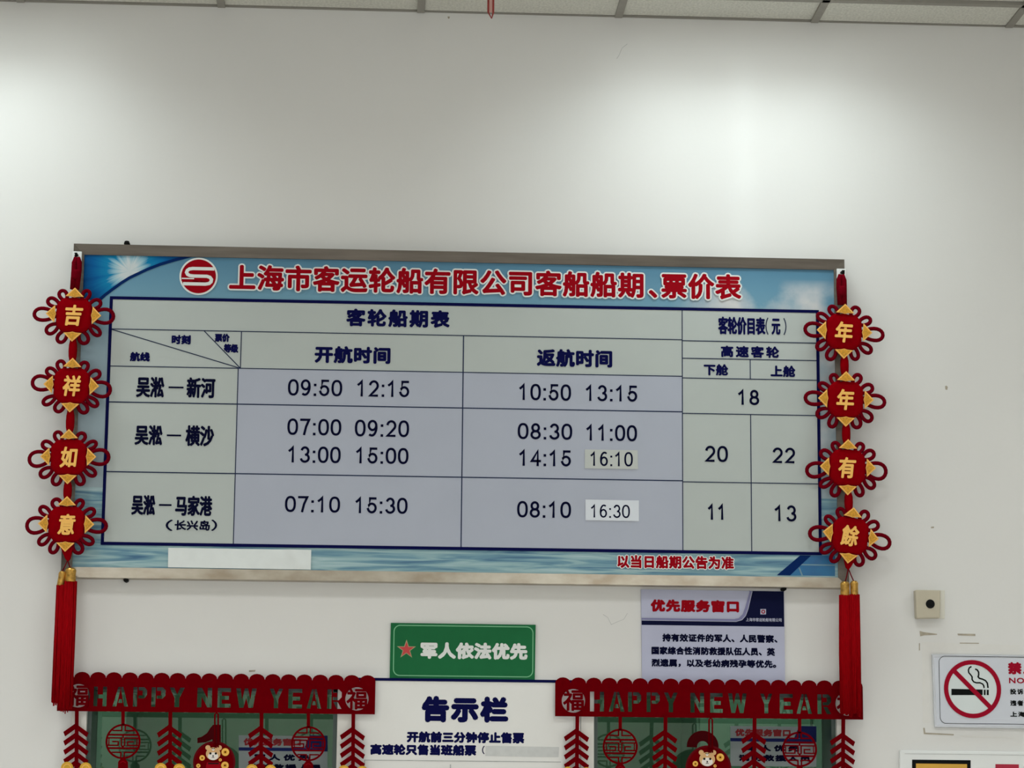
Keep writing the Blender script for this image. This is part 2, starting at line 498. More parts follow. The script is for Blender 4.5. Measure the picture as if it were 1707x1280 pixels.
# hall lamps ---------------------------------------------------------
def area(name, loc, w, d, power, col, parent, spread=180, shape='RECTANGLE', rot=(0, 0, 0)):
    l = bpy.data.lights.new(name, 'AREA'); l.shape = shape; l.size = w; l.size_y = d
    l.energy = power; l.color = col; l.spread = radians(spread)
    o = bpy.data.objects.new(name, l); COL.objects.link(o)
    o.location = Vector(loc)-BASE[parent.name] if parent else loc
    o.rotation_euler = rot
    if parent: o.parent = parent
    return o
DLY, DW, DH, DSPR = -0.45, 0.42, 0.16, 140
LABS = ['left of the board', 'above the right part of the board', 'farthest to the right', 'farthest to the left']
for n, (x, dy, pw, spr) in enumerate([(x, DLY, LIGHT_DOWN, DSPR) for x in DL]):
    r = root('grille_lamp', (x, dy, ZC), 'ceiling grille lamp next to the ticket wall, ' + LABS[n], 'lamp', 'ceiling grille lamps near the ticket wall')
    f = MB()
    for x0, x1, y0, y1 in ((-DW, DW, -DH, -DH+.015), (-DW, DW, DH-.015, DH), (-DW, -DW+.015, -DH, DH), (DW-.015, DW, -DH, DH)):
        f.box(x+x0, x+x1, dy+y0, dy+y1, ZC-.014, ZC-.001)
    f.build('lamp_frame', M['white'], r)
    MB().box(x-DW+.015, x+DW-.015, dy-DH+.015, dy+DH-.015, ZC-.004, ZC-.002).build('lens', M['lens'], r)
    area('lamp_light', (x, dy, ZC-.02), 2*DW-.04, 2*DH-.04, pw, COL_DOWN, r, spr)
    if n in (0, 1):      # extra spots added to make a bright vertical streak on the wall
        for h, p in ((.17, .15), (.25, .4), (.36, .85), (.50, 1.5), (.68, 2.0), (.90, 1.6)):
            l = bpy.data.lights.new('streak_beam', 'SPOT'); l.energy = p*BEAM; l.color = COL_DOWN
            l.spot_size = radians(15 if h < .3 else 11); l.spot_blend = .9; l.shadow_soft_size = .025
            o = bpy.data.objects.new('streak_beam', l); COL.objects.link(o); o.parent = r
            o.location = Vector((x, -.34, ZC-.03))-BASE[r.name]
            o.rotation_euler = Vector((0, .34, -(h-.03))).to_track_quat('-Z', 'Y').to_euler()
k = 0
for j, y in enumerate((-2.4, -4.8, -7.2, -9.6)):  # unseen panel lamps, added as general fill for the hall
    for i in range(4):
        x = GX0+.3+(-3.0, -1.2, 1.2, 3.6)[i]
        yy = yrow-.3-.6*(3+4*j)
        r = root('added_panel_lamp', (x, yy, ZC), 'added square fill lamp on the ceiling, %s from left in %s row from the ticket wall' % (('first', 'second', 'third', 'fourth')[i], ('first', 'second', 'third', 'fourth')[j]), 'lamp', 'added square fill lamps of the hall')
        MB().box(x-.288, x+.288, yy-.288, yy+.288, ZC-.012, ZC-.001).build('lamp_frame', M['white'], r)
        MB().box(x-.27, x+.27, yy-.27, yy+.27, ZC-.0135, ZC-.012).build('lens', M['lens2'], r)
        area('lamp_light', (x, yy, ZC-.03), .54, .54, LIGHT_PANEL, COL_PANEL, r, 146)
# unseen glowing glazing behind the camera, added for frontal fill and glass reflections
wr = root('window_3', (0, YB-.1, .4), kind='structure')
for i in range(6):
    xx = XL+.35+i*1.9
    MB().box(xx, xx+1.55, YB-.12, YB-.10, .4, 1.85).build('pane', M['fill_glow'], wr)
area('fill_light', (0, YB+.05, 1.1), 11, 1.4, LIGHT_FILL, (1.0, 0.985, 0.965), wr, rot=(radians(93), 0, 0))

# ticket windows ------------------------------------------------------
def window(n, x0, x1, casing):
    r = root('window_%d' % n, ((x0+x1)/2, 0, zsill), kind='structure')
    c = MB()
    for a, b_ in casing:
        c.box(a, b_, -0.012, 0.0, zsill-.03, ztop+.0)
    c.build('window_casing', M['casing'], r, bevel=.002)
    f = MB()
    t = .012
    f.box(x0, x0+t, 0.01, GY+.02, zsill, ztop); f.box(x1-t, x1, 0.01, GY+.02, zsill, ztop)
    f.box(x0, x1, 0.01, GY+.02, ztop-t, ztop); f.box(x0, x1, 0.01, GY+.02, zsill, zsill+t)
    f.build('window_frame', M['winframe'], r)
    MB().box(x0+t, x1-t, GY, GY+.006, zsill+t, ztop-t).build('glass_pane', M['glass'], r)
    return r
win1 = window(1, w1[0], w1[1], [(P(120, 1200)[0], w1[0]), (w1[1], P(590, 1200)[0])])
win2 = window(2, w2[0], w2[1], [(P(967.5, 1200)[0], w2[0]), (w2[1], P(1412.5, 1200)[0])])
post = MB()
xq = P(1371, 1260, .2)[0]
post.box(xq-.006, xq+.004, GY+.012, GY+.03, zsill, P(1371, 1266, .17)[1]).build('slim_metal_bar', M['silver'], win2)
xq = P(1379, 1230, .17)[0]
MB().box(xq-.012, xq+.018, GY+.007, GY+.04, zsill, ztop-.012).build('sliding_post', M['winframe'], win2)
# office behind the glass
of = MB()
of.box(XL, XR, 3.0, 3.1, 0, ZC).box(XL, XL+.1, .24, 3.0, 0, ZC).box(XR-.1, XR, .24, 3.0, 0, ZC).box(XL, XR, .24, 3.0, 2.95, 3.0)
of.build('wall_office', M['office'], kind='structure')
def cabinet(x, w, h, lab):
    r = root('filing_cabinet', (x, 2.7, 0), lab, 'cabinet')
    MB().box(x-w/2, x+w/2, 2.5, 2.98, 0, h).build('body', M['cabinet'], r, bevel=.006)
    for k in range(2):
        dx = x-w/2+.01+k*(w/2-.005)
        d = MB().box(dx, dx+w/2-.015, 2.48, 2.5, .06, h-.04).build('door', M['cabinet'], r, bevel=.004)
        MB().box(dx+w/4-.01, dx+w/4+.01, 2.455, 2.48, h*.55, h*.55+.14).build('handle', M['silver'], d)
cabinet(-1.4, .9, 2.5, 'green grey office cabinet behind the left ticket window glass')
cabinet(1.7, .9, 2.5, 'green grey office cabinet behind the right ticket window glass')
for x in (-1.0, 1.4):  # unseen lamps, added to brighten the office behind the glass
    r = root('added_office_lamp', (x, 1.9, 2.95), 'long fill lamp added to brighten the office behind the %s ticket window' % ('left' if x < 0 else 'right'), 'lamp')
    MB().box(x-.5, x+.5, 1.85, 1.95, 2.92, 2.949).build('lamp_body', M['lens2'], r)
    area('lamp_light', (x, 1.9, 2.90), 1.0, .1, 14, (.95, 1, .9), r)

# ================================================================== SCHEDULE BOARD
FY, PY = -0.055, -0.042
bx0, bz0 = P(104.5, 963, FY); 
tl, tr, br, bl = P(121.6, 405.2, FY), P(1411.7, 433.1, FY), P(1411.5, 978.3, FY), P(102.5, 963.2, FY)
X0 = (tl[0]+bl[0])/2; X1 = (tr[0]+br[0])/2; Z1 = (tl[1]+tr[1])/2; Z0 = (bl[1]+br[1])/2
RW = 0.0305
bd = root('schedule_board', ((X0+X1)/2, 0, Z0), 'wide blue and grey ferry timetable and fare board in an aluminium frame', 'board')
def rail(a, b_, c, d, m):
    """a,b outer corners, c,d inner corners; mitred sloping rail"""
    v = [(a[0], FY, a[1]), (b_[0], FY, b_[1]), (d[0], PY-.004, d[1]), (c[0], PY-.004, c[1]),
         (a[0], -.001, a[1]), (b_[0], -.001, b_[1]), (d[0], -.001, d[1]), (c[0], -.001, c[1])]
    me = bpy.data.meshes.new('frame_rail')
    me.from_pydata(v, [], [(0,1,2,3),(7,6,5,4),(0,4,5,1),(2,6,7,3),(1,5,6,2),(0,3,7,4)])
    bm = bmesh.new(); bm.from_mesh(me); bmesh.ops.recalc_face_normals(bm, faces=bm.faces); bm.to_mesh(me); bm.free()
    return link('frame_rail', me, m, bd)
o1, o2, o3, o4 = (X0, Z1), (X1, Z1), (X1, Z0), (X0, Z0)
i1, i2, i3, i4 = (X0+RW, Z1-RW), (X1-RW, Z1-RW), (X1-RW, Z0+RW), (X0+RW, Z0+RW)
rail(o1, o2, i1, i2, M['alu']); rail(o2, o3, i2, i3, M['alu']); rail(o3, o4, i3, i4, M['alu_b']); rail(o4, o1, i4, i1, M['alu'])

def grad_mat(name, stops, z0, z1, clouds=False, water=False):
    """printed picture: vertical colour ramp over world height z0..z1"""
    m = bpy.data.materials.new(name); m.use_nodes = True
    nt = m.node_tree; b = nt.nodes['Principled BSDF']; b.inputs['Roughness'].default_value = 0.4
    b.inputs['Specular IOR Level'].default_value = 0.12
    tc = nt.nodes.new('ShaderNodeTexCoord'); sx = nt.nodes.new('ShaderNodeSeparateXYZ')
    nt.links.new(tc.outputs['Object'], sx.inputs[0])
    mr = nt.nodes.new('ShaderNodeMapRange'); mr.inputs['From Min'].default_value = z0-Z0; mr.inputs['From Max'].default_value = z1-Z0
    nt.links.new(sx.outputs['Z'], mr.inputs['Value'])
    cr = nt.nodes.new('ShaderNodeValToRGB'); e = cr.color_ramp.elements
    while len(e) < len(stops): e.new(0.5)
    for i, (p, c) in enumerate(stops): e[i].position = p; e[i].color = (*lin(c), 1)
    fac = mr.outputs['Result']
    if water:
        mp = nt.nodes.new('ShaderNodeMapping'); mp.inputs['Scale'].default_value = (2.5, 1, 42)
        nt.links.new(tc.outputs['Object'], mp.inputs['Vector'])
        n = nt.nodes.new('ShaderNodeTexNoise'); n.inputs['Scale'].default_value = 1.6; n.inputs['Detail'].default_value = 4; n.inputs['Distortion'].default_value = .8
        nt.links.new(mp.outputs[0], n.inputs['Vector']); fac = n.outputs['Fac']
    nt.links.new(fac, cr.inputs['Fac'])
    colout = cr.outputs['Color']
    if clouds:
        n = nt.nodes.new('ShaderNodeTexNoise'); n.inputs['Scale'].default_value = 3.6; n.inputs['Detail'].default_value = 6
        nt.links.new(tc.outputs['Object'], n.inputs['Vector'])
        r2 = nt.nodes.new('ShaderNodeMapRange'); r2.inputs['From Min'].default_value = .46; r2.inputs['From Max'].default_value = .60
        nt.links.new(n.outputs['Fac'], r2.inputs['Value'])
        r3 = nt.nodes.new('ShaderNodeMapRange'); r3.inputs['From Min'].default_value = .62; r3.inputs['From Max'].default_value = .80
        nt.links.new(sx.outputs['X'], r3.inputs['Value'])
        r4 = nt.nodes.new('ShaderNodeMapRange'); r4.inputs['From Min'].default_value = (z1-Z0)-.03; r4.inputs['From Max'].default_value = (z1-Z0)-.07
        nt.links.new(sx.outputs['Z'], r4.inputs['Value'])
        mu = nt.nodes.new('ShaderNodeMath'); mu.operation = 'MULTIPLY'; nt.links.new(r2.outputs[0], mu.inputs[0]); nt.links.new(r3.outputs[0], mu.inputs[1])
        mu2 = nt.nodes.new('ShaderNodeMath'); mu2.operation = 'MULTIPLY'; nt.links.new(mu.outputs[0], mu2.inputs[0]); nt.links.new(r4.outputs[0], mu2.inputs[1])
        mx = nt.nodes.new('ShaderNodeMix'); mx.data_type = 'RGBA'
        nt.links.new(mu2.outputs[0], mx.inputs['Factor']); nt.links.new(colout, mx.inputs['A']); mx.inputs['B'].default_value = (*lin((205, 205, 205)), 1)
        colout = mx.outputs['Result']
    nt.links.new(colout, b.inputs['Base Color'])
    return m

zi1, zi0 = Z1-RW, Z0+RW
M['sky'] = grad_mat('printed_sky', [(0.0, (158, 174, 180)), (0.35, (160, 177, 185)), (0.72, (148, 172, 184)), (0.84, (116, 158, 178)), (0.93, (100, 144, 168)), (1.0, (84, 128, 154))], zi0, zi1, clouds=True)
M['water'] = grad_mat('printed_water', [(0.30, (74, 110, 140)), (0.45, (112, 150, 166)), (0.58, (150, 180, 184)), (0.75, (176, 198, 204))], 0, 1, water=True)
M['teal'] = mat('printed_teal', lin((112, 150, 166)), 0.4, noise=0.3, nscale=30, stretch=(1, 1, 5))
MB().box(X0+RW, X1-RW, PY, -.002, zi0, zi1).build('printed_panel', M['sky'], bd)
L = lambda k: PY - k*0.0004          # successive printed layers
def layer(name, px, k, m, parent=None, t=0.0003):
    y = L(k)
    return MB().prism(PP(px, y), y, t).build(name, m, parent or bd)
# water print (margins and foot of the panel)
zw = P(150, 812, PY)[1]
MB().prism([(X0+RW, zi0), (X1-RW, zi0), (X1-RW, zw), (X0+RW, zw)], L(1), .0003).build('printed_sea', M['water'], bd)
# burst picture, top left
def burst_mat():
    m = bpy.data.materials.new('printed_light_burst'); m.use_nodes = True
    nt = m.node_tree; b = nt.nodes['Principled BSDF']; b.inputs['Roughness'].default_value = .5; b.inputs['Specular IOR Level'].default_value = .08
    tc = nt.nodes.new('ShaderNodeTexCoord')
    c = P(216, 452, PY)
    vm = nt.nodes.new('ShaderNodeVectorMath'); vm.operation = 'SUBTRACT'
    bb = BASE[bd.name]
    vm.inputs[1].default_value = (c[0]-bb.x, PY, c[1]-bb.z)
    nt.links.new(tc.outputs['Object'], vm.inputs[0])
    s = nt.nodes.new('ShaderNodeSeparateXYZ'); nt.links.new(vm.outputs[0], s.inputs[0])
    at = nt.nodes.new('ShaderNodeMath'); at.operation = 'ARCTAN2'; nt.links.new(s.outputs['Z'], at.inputs[0]); nt.links.new(s.outputs['X'], at.inputs[1])
    n = nt.nodes.new('ShaderNodeTexNoise'); n.noise_dimensions = '1D'; n.inputs['Scale'].default_value = 3.2; n.inputs['Detail'].default_value = 3
    nt.links.new(at.outputs[0], n.inputs['W'])
    ln = nt.nodes.new('ShaderNodeVectorMath'); ln.operation = 'LENGTH'; nt.links.new(vm.outputs[0], ln.inputs[0])
    mr = nt.nodes.new('ShaderNodeMapRange'); mr.inputs['From Min'].default_value = .02; mr.inputs['From Max'].default_value = .15
    nt.links.new(ln.outputs['Value'], mr.inputs['Value'])
    sb = nt.nodes.new('ShaderNodeMath'); sb.operation = 'MULTIPLY_ADD'; sb.inputs[1].default_value = .55; nt.links.new(n.outputs['Fac'], sb.inputs[0]); 
    sb2 = nt.nodes.new('ShaderNodeMath'); sb2.operation = 'SUBTRACT'; sb2.inputs[1].default_value = .27
    nt.links.new(mr.outputs[0], sb.inputs[2]); nt.links.new(sb.outputs[0], sb2.inputs[0])
    cr = nt.nodes.new('ShaderNodeValToRGB'); e = cr.color_ramp.elements
    st = [(0.02, (196, 204, 206)), (0.20, (140, 180, 195)), (0.36, (18, 122, 166)), (0.7, (4, 88, 146)), (1.0, (2, 62, 118))]
    while len(e) < len(st): e.new(.5)
    for i, (p, cc) in enumerate(st): e[i].position = p; e[i].color = (*lin(cc), 1)
    nt.links.new(sb2.outputs[0], cr.inputs['Fac']); nt.links.new(cr.outputs[0], b.inputs['Base Color'])
    return m
M['burst'] = burst_mat()
curve = [(328, 424), (310, 428.5), (290, 433.6), (267, 440.5), (244.7, 449.2), (216, 462.8), (202, 471.5), (189.6, 480.6), (175, 491.5), (163, 502)]
layer('printed_burst', [(140.5, 424.5)] + curve + [(150, 500), (138, 495)], 2, M['burst'])
MB().stroke(PP(curve, L(3)), .0088, L(3), .0003).build('printed_arc', M['deepblue'], bd)
# corner decoration, bottom right
layer('printed_corner', [(1316, 959), (1392, 960), (1392, 926), (1351, 926)], 2, mat('printed_corner_blue', lin((14, 112, 160)), .4, noise=.35, nscale=14, rgb2=lin((24, 90, 140))))
layer('printed_corner_stripe', [(1295, 958.6), (1317, 959), (1352, 926), (1334, 925.6)], 3, M['deepblue'])
layer('printed_corner_ray', [(1337, 940), (1392, 941), (1392, 943), (1335, 942.2)], 3, M['teal'])
layer('printed_corner_ray', [(1331, 946), (1333.5, 946), (1338.5, 959.2), (1336, 959.2)], 3, M['teal'])

# the table
TY = L(4)
tx0 = (P(186, 496, TY)[0]+P(170.3, 907, TY)[0])/2; tx5 = (P(1362, 521, TY)[0]+P(1368, 923.7, TY)[0])/2
def vx(*pts): return sum(P(a, b, TY)[0] for a, b in pts)/len(pts)
def hz(*pts): return sum(P(a, b, TY)[1] for a, b in pts)/len(pts)
V0 = tx0; V1a = vx((402.3, 560)); V1 = vx((397.4, 620), (388.5, 907)); V2 = vx((773.5, 560), (772, 620), (767.7, 914))
V3 = vx((1136, 567), (1138, 802), (1139.5, 918)); V4 = vx((1249.7, 601), (1250.8, 692), (1254.3, 921)); V5 = tx5
H0 = hz((186, 496), (1136, 513.7), (1362, 520.8)); H1 = hz((187, 548), (402, 552), (773, 559.2), (1136, 567)); H2 = hz((183, 611), (397, 613.5), (772, 620), (1136, 627.3))
H3 = hz((397, 674), (771, 679.8), (1137, 686.4)); H4 = hz((392, 790), (769, 795.2), (1138, 801)); H5 = hz((170, 907), (388, 908), (768, 914), (1139, 919))
H1r = hz((1136, 567.5), (1361, 572.3)); HS = hz((1138, 596.9), (1362, 601.3)); H2r = hz((1139, 629.3), (1362, 634.6)); H3r = hz((1137, 688.7), (1363, 693)); H4r = hz((1139, 803), (1365, 806.7))
MB().prism([(V0, H5), (V5, H5), (V5, H0), (V0, H0)], TY, .0003).build('table_panel', M['cell'], bd)
for (a, b_) in ((V1, V2), (V2, V3)):
    for (c, d) in ((H3, H2), (H4, H3), (H5, H4)):
        MB().prism([(a, c), (b_, c), (b_, d), (a, d)], L(5), .0003).build('time_cell', M['cell_l'], bd)
ln = MB(); LW = .0028; LY = L(6)
def hl(x0, x1, z, w=LW): ln.prism([(x0, z-w/2), (x1, z-w/2), (x1, z+w/2), (x0, z+w/2)], LY)
def vl(x, z0, z1, w=LW): ln.prism([(x-w/2, z0), (x+w/2, z0), (x+w/2, z1), (x-w/2, z1)], LY-1e-5)
hl(V0, V3, H1); hl(V3, V5, H1r); hl(V3, V5, HS); hl(V0, V3, H2); hl(V3, V5, H2r); hl(V0, V3, H3, .0034); hl(V3, V5, H3r); hl(V0, V3, H4, .0034); hl(V3, V5, H4r)
vl(V1a, H2, H1); vl(V1, H5, H2); vl(V2, H5, H1, .0034); vl(V3, H5, H0); vl(V4, H2r, HS); vl(V4, H5, H3r)
a = P(340, 551, LY); ln.stroke([(a[0], H1), (V1a, H2)], LW, LY-2e-5); ln.stroke([(V0, H1), (V1a, H2)], LW, LY-3e-5)
ln.build('table_lines', M['line'], bd)
bo = MB(); BWd = .0092
bo.stroke([(V0, H5), (V5, H5), (V5, H0), (V0, H0)], BWd, L(6.4), .0002, closed=True)
bo.build('table_border', M['navy'], bd)

TL = L(7)
def bt(s, box, bold=.9, sp=1.0, m='navy', **k): return text(s, box, TL, M[m], bd, bold, sp, **k)
# title
for s, box in (('上海市客运轮船有限公司客船船期', (382, 1073, 447, 490.5)), ('票价表', (1102, 1236, 456, 499))):
    text(s, box, TL, M['redink'], bd, 1.7, 1.06, outline=2.5, outline_mat=M['whiteink'])
text('、', (1081, 1096, 483, 497), TL, M['redink'], bd, 1.7, 1, outline=2.4, outline_mat=M['whiteink'])
bt('客轮船期表', (577, 750, 515.5, 545.5), 1.5, 1.2)
bt('时刻', (286, 318, 558, 574), 1.0, 1.05); bt('票价', (358, 383, 556, 570), .9); bt('等级', (373, 397.5, 573, 588), .9); bt('航线', (216.5, 250, 586.5, 602.5), 1.0, 1.05)
bt('开航时间', (524.5, 651, 577, 606), 1.5, 1.08); bt('返航时间', (894.7, 1020.7, 582, 612), 1.5, 1.08)
for s1, b1, dx, dy, s2, b2 in (('吴淞', (227, 274, 628, 662.5), (281, 306), 645.5, '新河', (311, 359, 629, 663.5)),
                               ('吴淞', (224.5, 271, 708.5, 742), (278, 302), 725.5, '横沙', (309, 357, 709, 744)),
                               ('吴淞', (219, 259, 825, 858.5), (265, 286), 841.5, '马家港', (292, 354, 826, 860))):
    bt(s1, b1, 1.2, m='ink'); bt(s2, b2, 1.2, m='ink')
    a = P(dx[0], dy, TL); b2_ = P(dx[1], dy, TL)
    MB().stroke([a, (b2_[0], a[1])], .0052, TL).build('lettering', M['ink'], bd)
bt('（', (276, 288, 866, 885), .5, m='ink'); bt('长兴岛', (291, 350, 867, 884), .7, m='ink', sp=1.03); bt('）', (352, 362, 866, 885), .5, m='ink')
bt('客轮价目表', (1197, 1276, 528, 558), 1.1); bt('（', (1276, 1281, 529, 558), .2, m='line'); bt('元', (1286, 1301, 531, 558), 1.0); bt('）', (1306, 1311, 530, 558.5), .2, m='line')
bt('高速客轮', (1201.5, 1299, 576.5, 596), 1.0, 1.32); bt('下舱', (1173, 1214, 606.5, 626), 1.0, 1.06); bt('上舱', (1284.5, 1326, 609, 628.5), 1.0, 1.06)
for s, x0, x1, y0, y1 in (('09:50', 480, 570.5, 632.5, 660), ('12:15', 594, 683, 634, 661.5), ('07:00', 479, 569, 698, 725.5), ('09:20', 591.5, 682, 700, 728),
                          ('13:00', 479, 568, 744, 771.5), ('15:00', 592, 681, 746, 773), ('07:10', 475, 567, 827, 854), ('15:30', 591, 679.5, 829, 856),
                          ('10:50', 864, 952, 640, 667.5), ('13:15', 975, 1063, 642, 669), ('08:30', 863, 954, 705.5, 732.5), ('11:00', 976, 1062, 708, 735),
                          ('14:15', 864, 952.5, 750, 777), ('08:10', 862, 952, 835.5, 863),
                          ('18', 1229, 1266, 649.5, 675), ('20', 1175, 1213.5, 743, 770), ('22', 1287.5, 1326, 746, 772), ('11', 1179, 1211, 840, 866.5), ('13', 1290, 1328, 842, 869)):
    digits(s, (x0, x1, y0, y1), TL, M['ink'], bd, 3.9)
text('以当日船期公告为准', (1029, 1223.5, 926, 948), TL, M['redink'], bd, 1.1, 1.08, outline=1.5, outline_mat=M['whiteink'])
# stuck-on time labels and paper strip
def sticker(px, m, lab, nm, t=.0006):
    y = L(9)
    o = MB().prism(PP(px, y), y, t).build(nm, m, bd)
    return o
sticker([(975, 749), (1063, 750.5), (1063.5, 782), (975, 780.5)], M['label_g'], '', 'time_sticker')
digits('16:10', (983, 1055, 753, 777), L(10), M['ink'], bd, 3.0)
sticker([(976, 832.5), (1065, 834), (1065, 868.5), (976, 867)], M['label_w'], '', 'time_sticker')
text('１６:３０', (984, 1050, 841, 863), L(10), M['ink'], bd, .5, .78) if False else digits('16:30', (984, 1050, 841, 863), L(10), M['ink'], bd, 2.6)
# crinkled white paper strip
y = L(9)
pa, pb, pc, pd = PP([(280.5, 913), (519, 916.5), (518, 949.5), (280, 945.5)], y)
v = []; f = []
NX, NZ = 40, 6
for j in range(NZ+1):
    for i in range(NX+1):
        s, t = i/NX, j/NZ
        x = (pa[0]*(1-s)+pb[0]*s)*(1-t)+(pd[0]*(1-s)+pc[0]*s)*t; z = (pa[1]*(1-s)+pb[1]*s)*(1-t)+(pd[1]*(1-s)+pc[1]*s)*t
        q = .0012*max(0, sin(s*9+t*3))*(.3+s) + (.004*max(0, 1-abs((s-.86-.08*t)*16)) if t < .95 else 0) + random.uniform(0, .0004)
        v.append((x, y-q, z))
for j in range(NZ):
    for i in range(NX):
        k = j*(NX+1)+i; f.append((k, k+NX+1, k+NX+2, k+1))
me = bpy.data.meshes.new('paper_strip'); me.from_pydata(v, [], f)
link('paper_strip', me, M['paper'], bd, smooth=True)
# company emblem
lg = P(331, 460.5, L(7)); u = abs(P(332, 460, TL)[0]-P(331, 460, TL)[0])
MB().disc(lg, 32*u, L(5), .0002, 48).build('emblem_rim', M['whiteink'], bd)
MB().disc(lg, 29*u, L(6), .0002, 48).build('emblem_disc', M['redink'], bd)
e = MB()
def ez(pts): return [(lg[0]+(a-175)/3.414*u, lg[1]-(b-205)/3.414*u) for a, b in pts]
sc_path = [(264, 160), (140, 160), (122, 163), (110, 172), (106, 184), (112, 195), (126, 202), (150, 204), (222, 204), (240, 210), (249, 222), (247, 236), (236, 246), (215, 250), (88, 250)]
e.stroke(ez(sc_path), 19/3.414*u, L(7), 0)
e.stroke(ez([(80, 219), (150, 219)]), 7/3.414*u, L(7)-1e-5, 0)
e.build('emblem_letter', M['whiteink'], bd)
e = MB()
for q in ([(140, 236), (168, 218), (176, 236)], [(182, 236), (206, 214), (232, 236)], [(78, 228), (228, 234), (228, 238), (78, 234)]):
    e.prism(ez(q), L(8), 0)
e.build('emblem_ship', M['redink'], bd)
# brackets and screws of the board
def bracket(px, py, up, lab):
    c = P(px, py, -.02)
    r = root('wall_bracket', (c[0], 0, c[1]), lab, 'bracket')
    w, h = .0085, (.004 if up else .008)
    MB().prism([(c[0]-w, c[1]-h if up else c[1]+h), (c[0]+w, c[1]-h if up else c[1]+h), (c[0]+w*.7, c[1]+h if up else c[1]-h*.6), (c[0], c[1]+h if up else c[1]-h), (c[0]-w*.7, c[1]+h if up else c[1]-h*.6)], -.03, .0295).build('clip', M['black'], r)
    MB().lathe((c[0], -.034, c[1]), [(.004, 0), (.0045, .002), (.0045, .004)], 12, 'y').build('screw', M['black'], r)
bracket(212, 405, True, 'small black clip on the top edge of the board frame')
bracket(210, 966, False, 'small black clip under the bottom left edge of the board frame')
bracket(1306.5, 981, False, 'small black clip under the bottom edge of the board at the lilac sign corner')

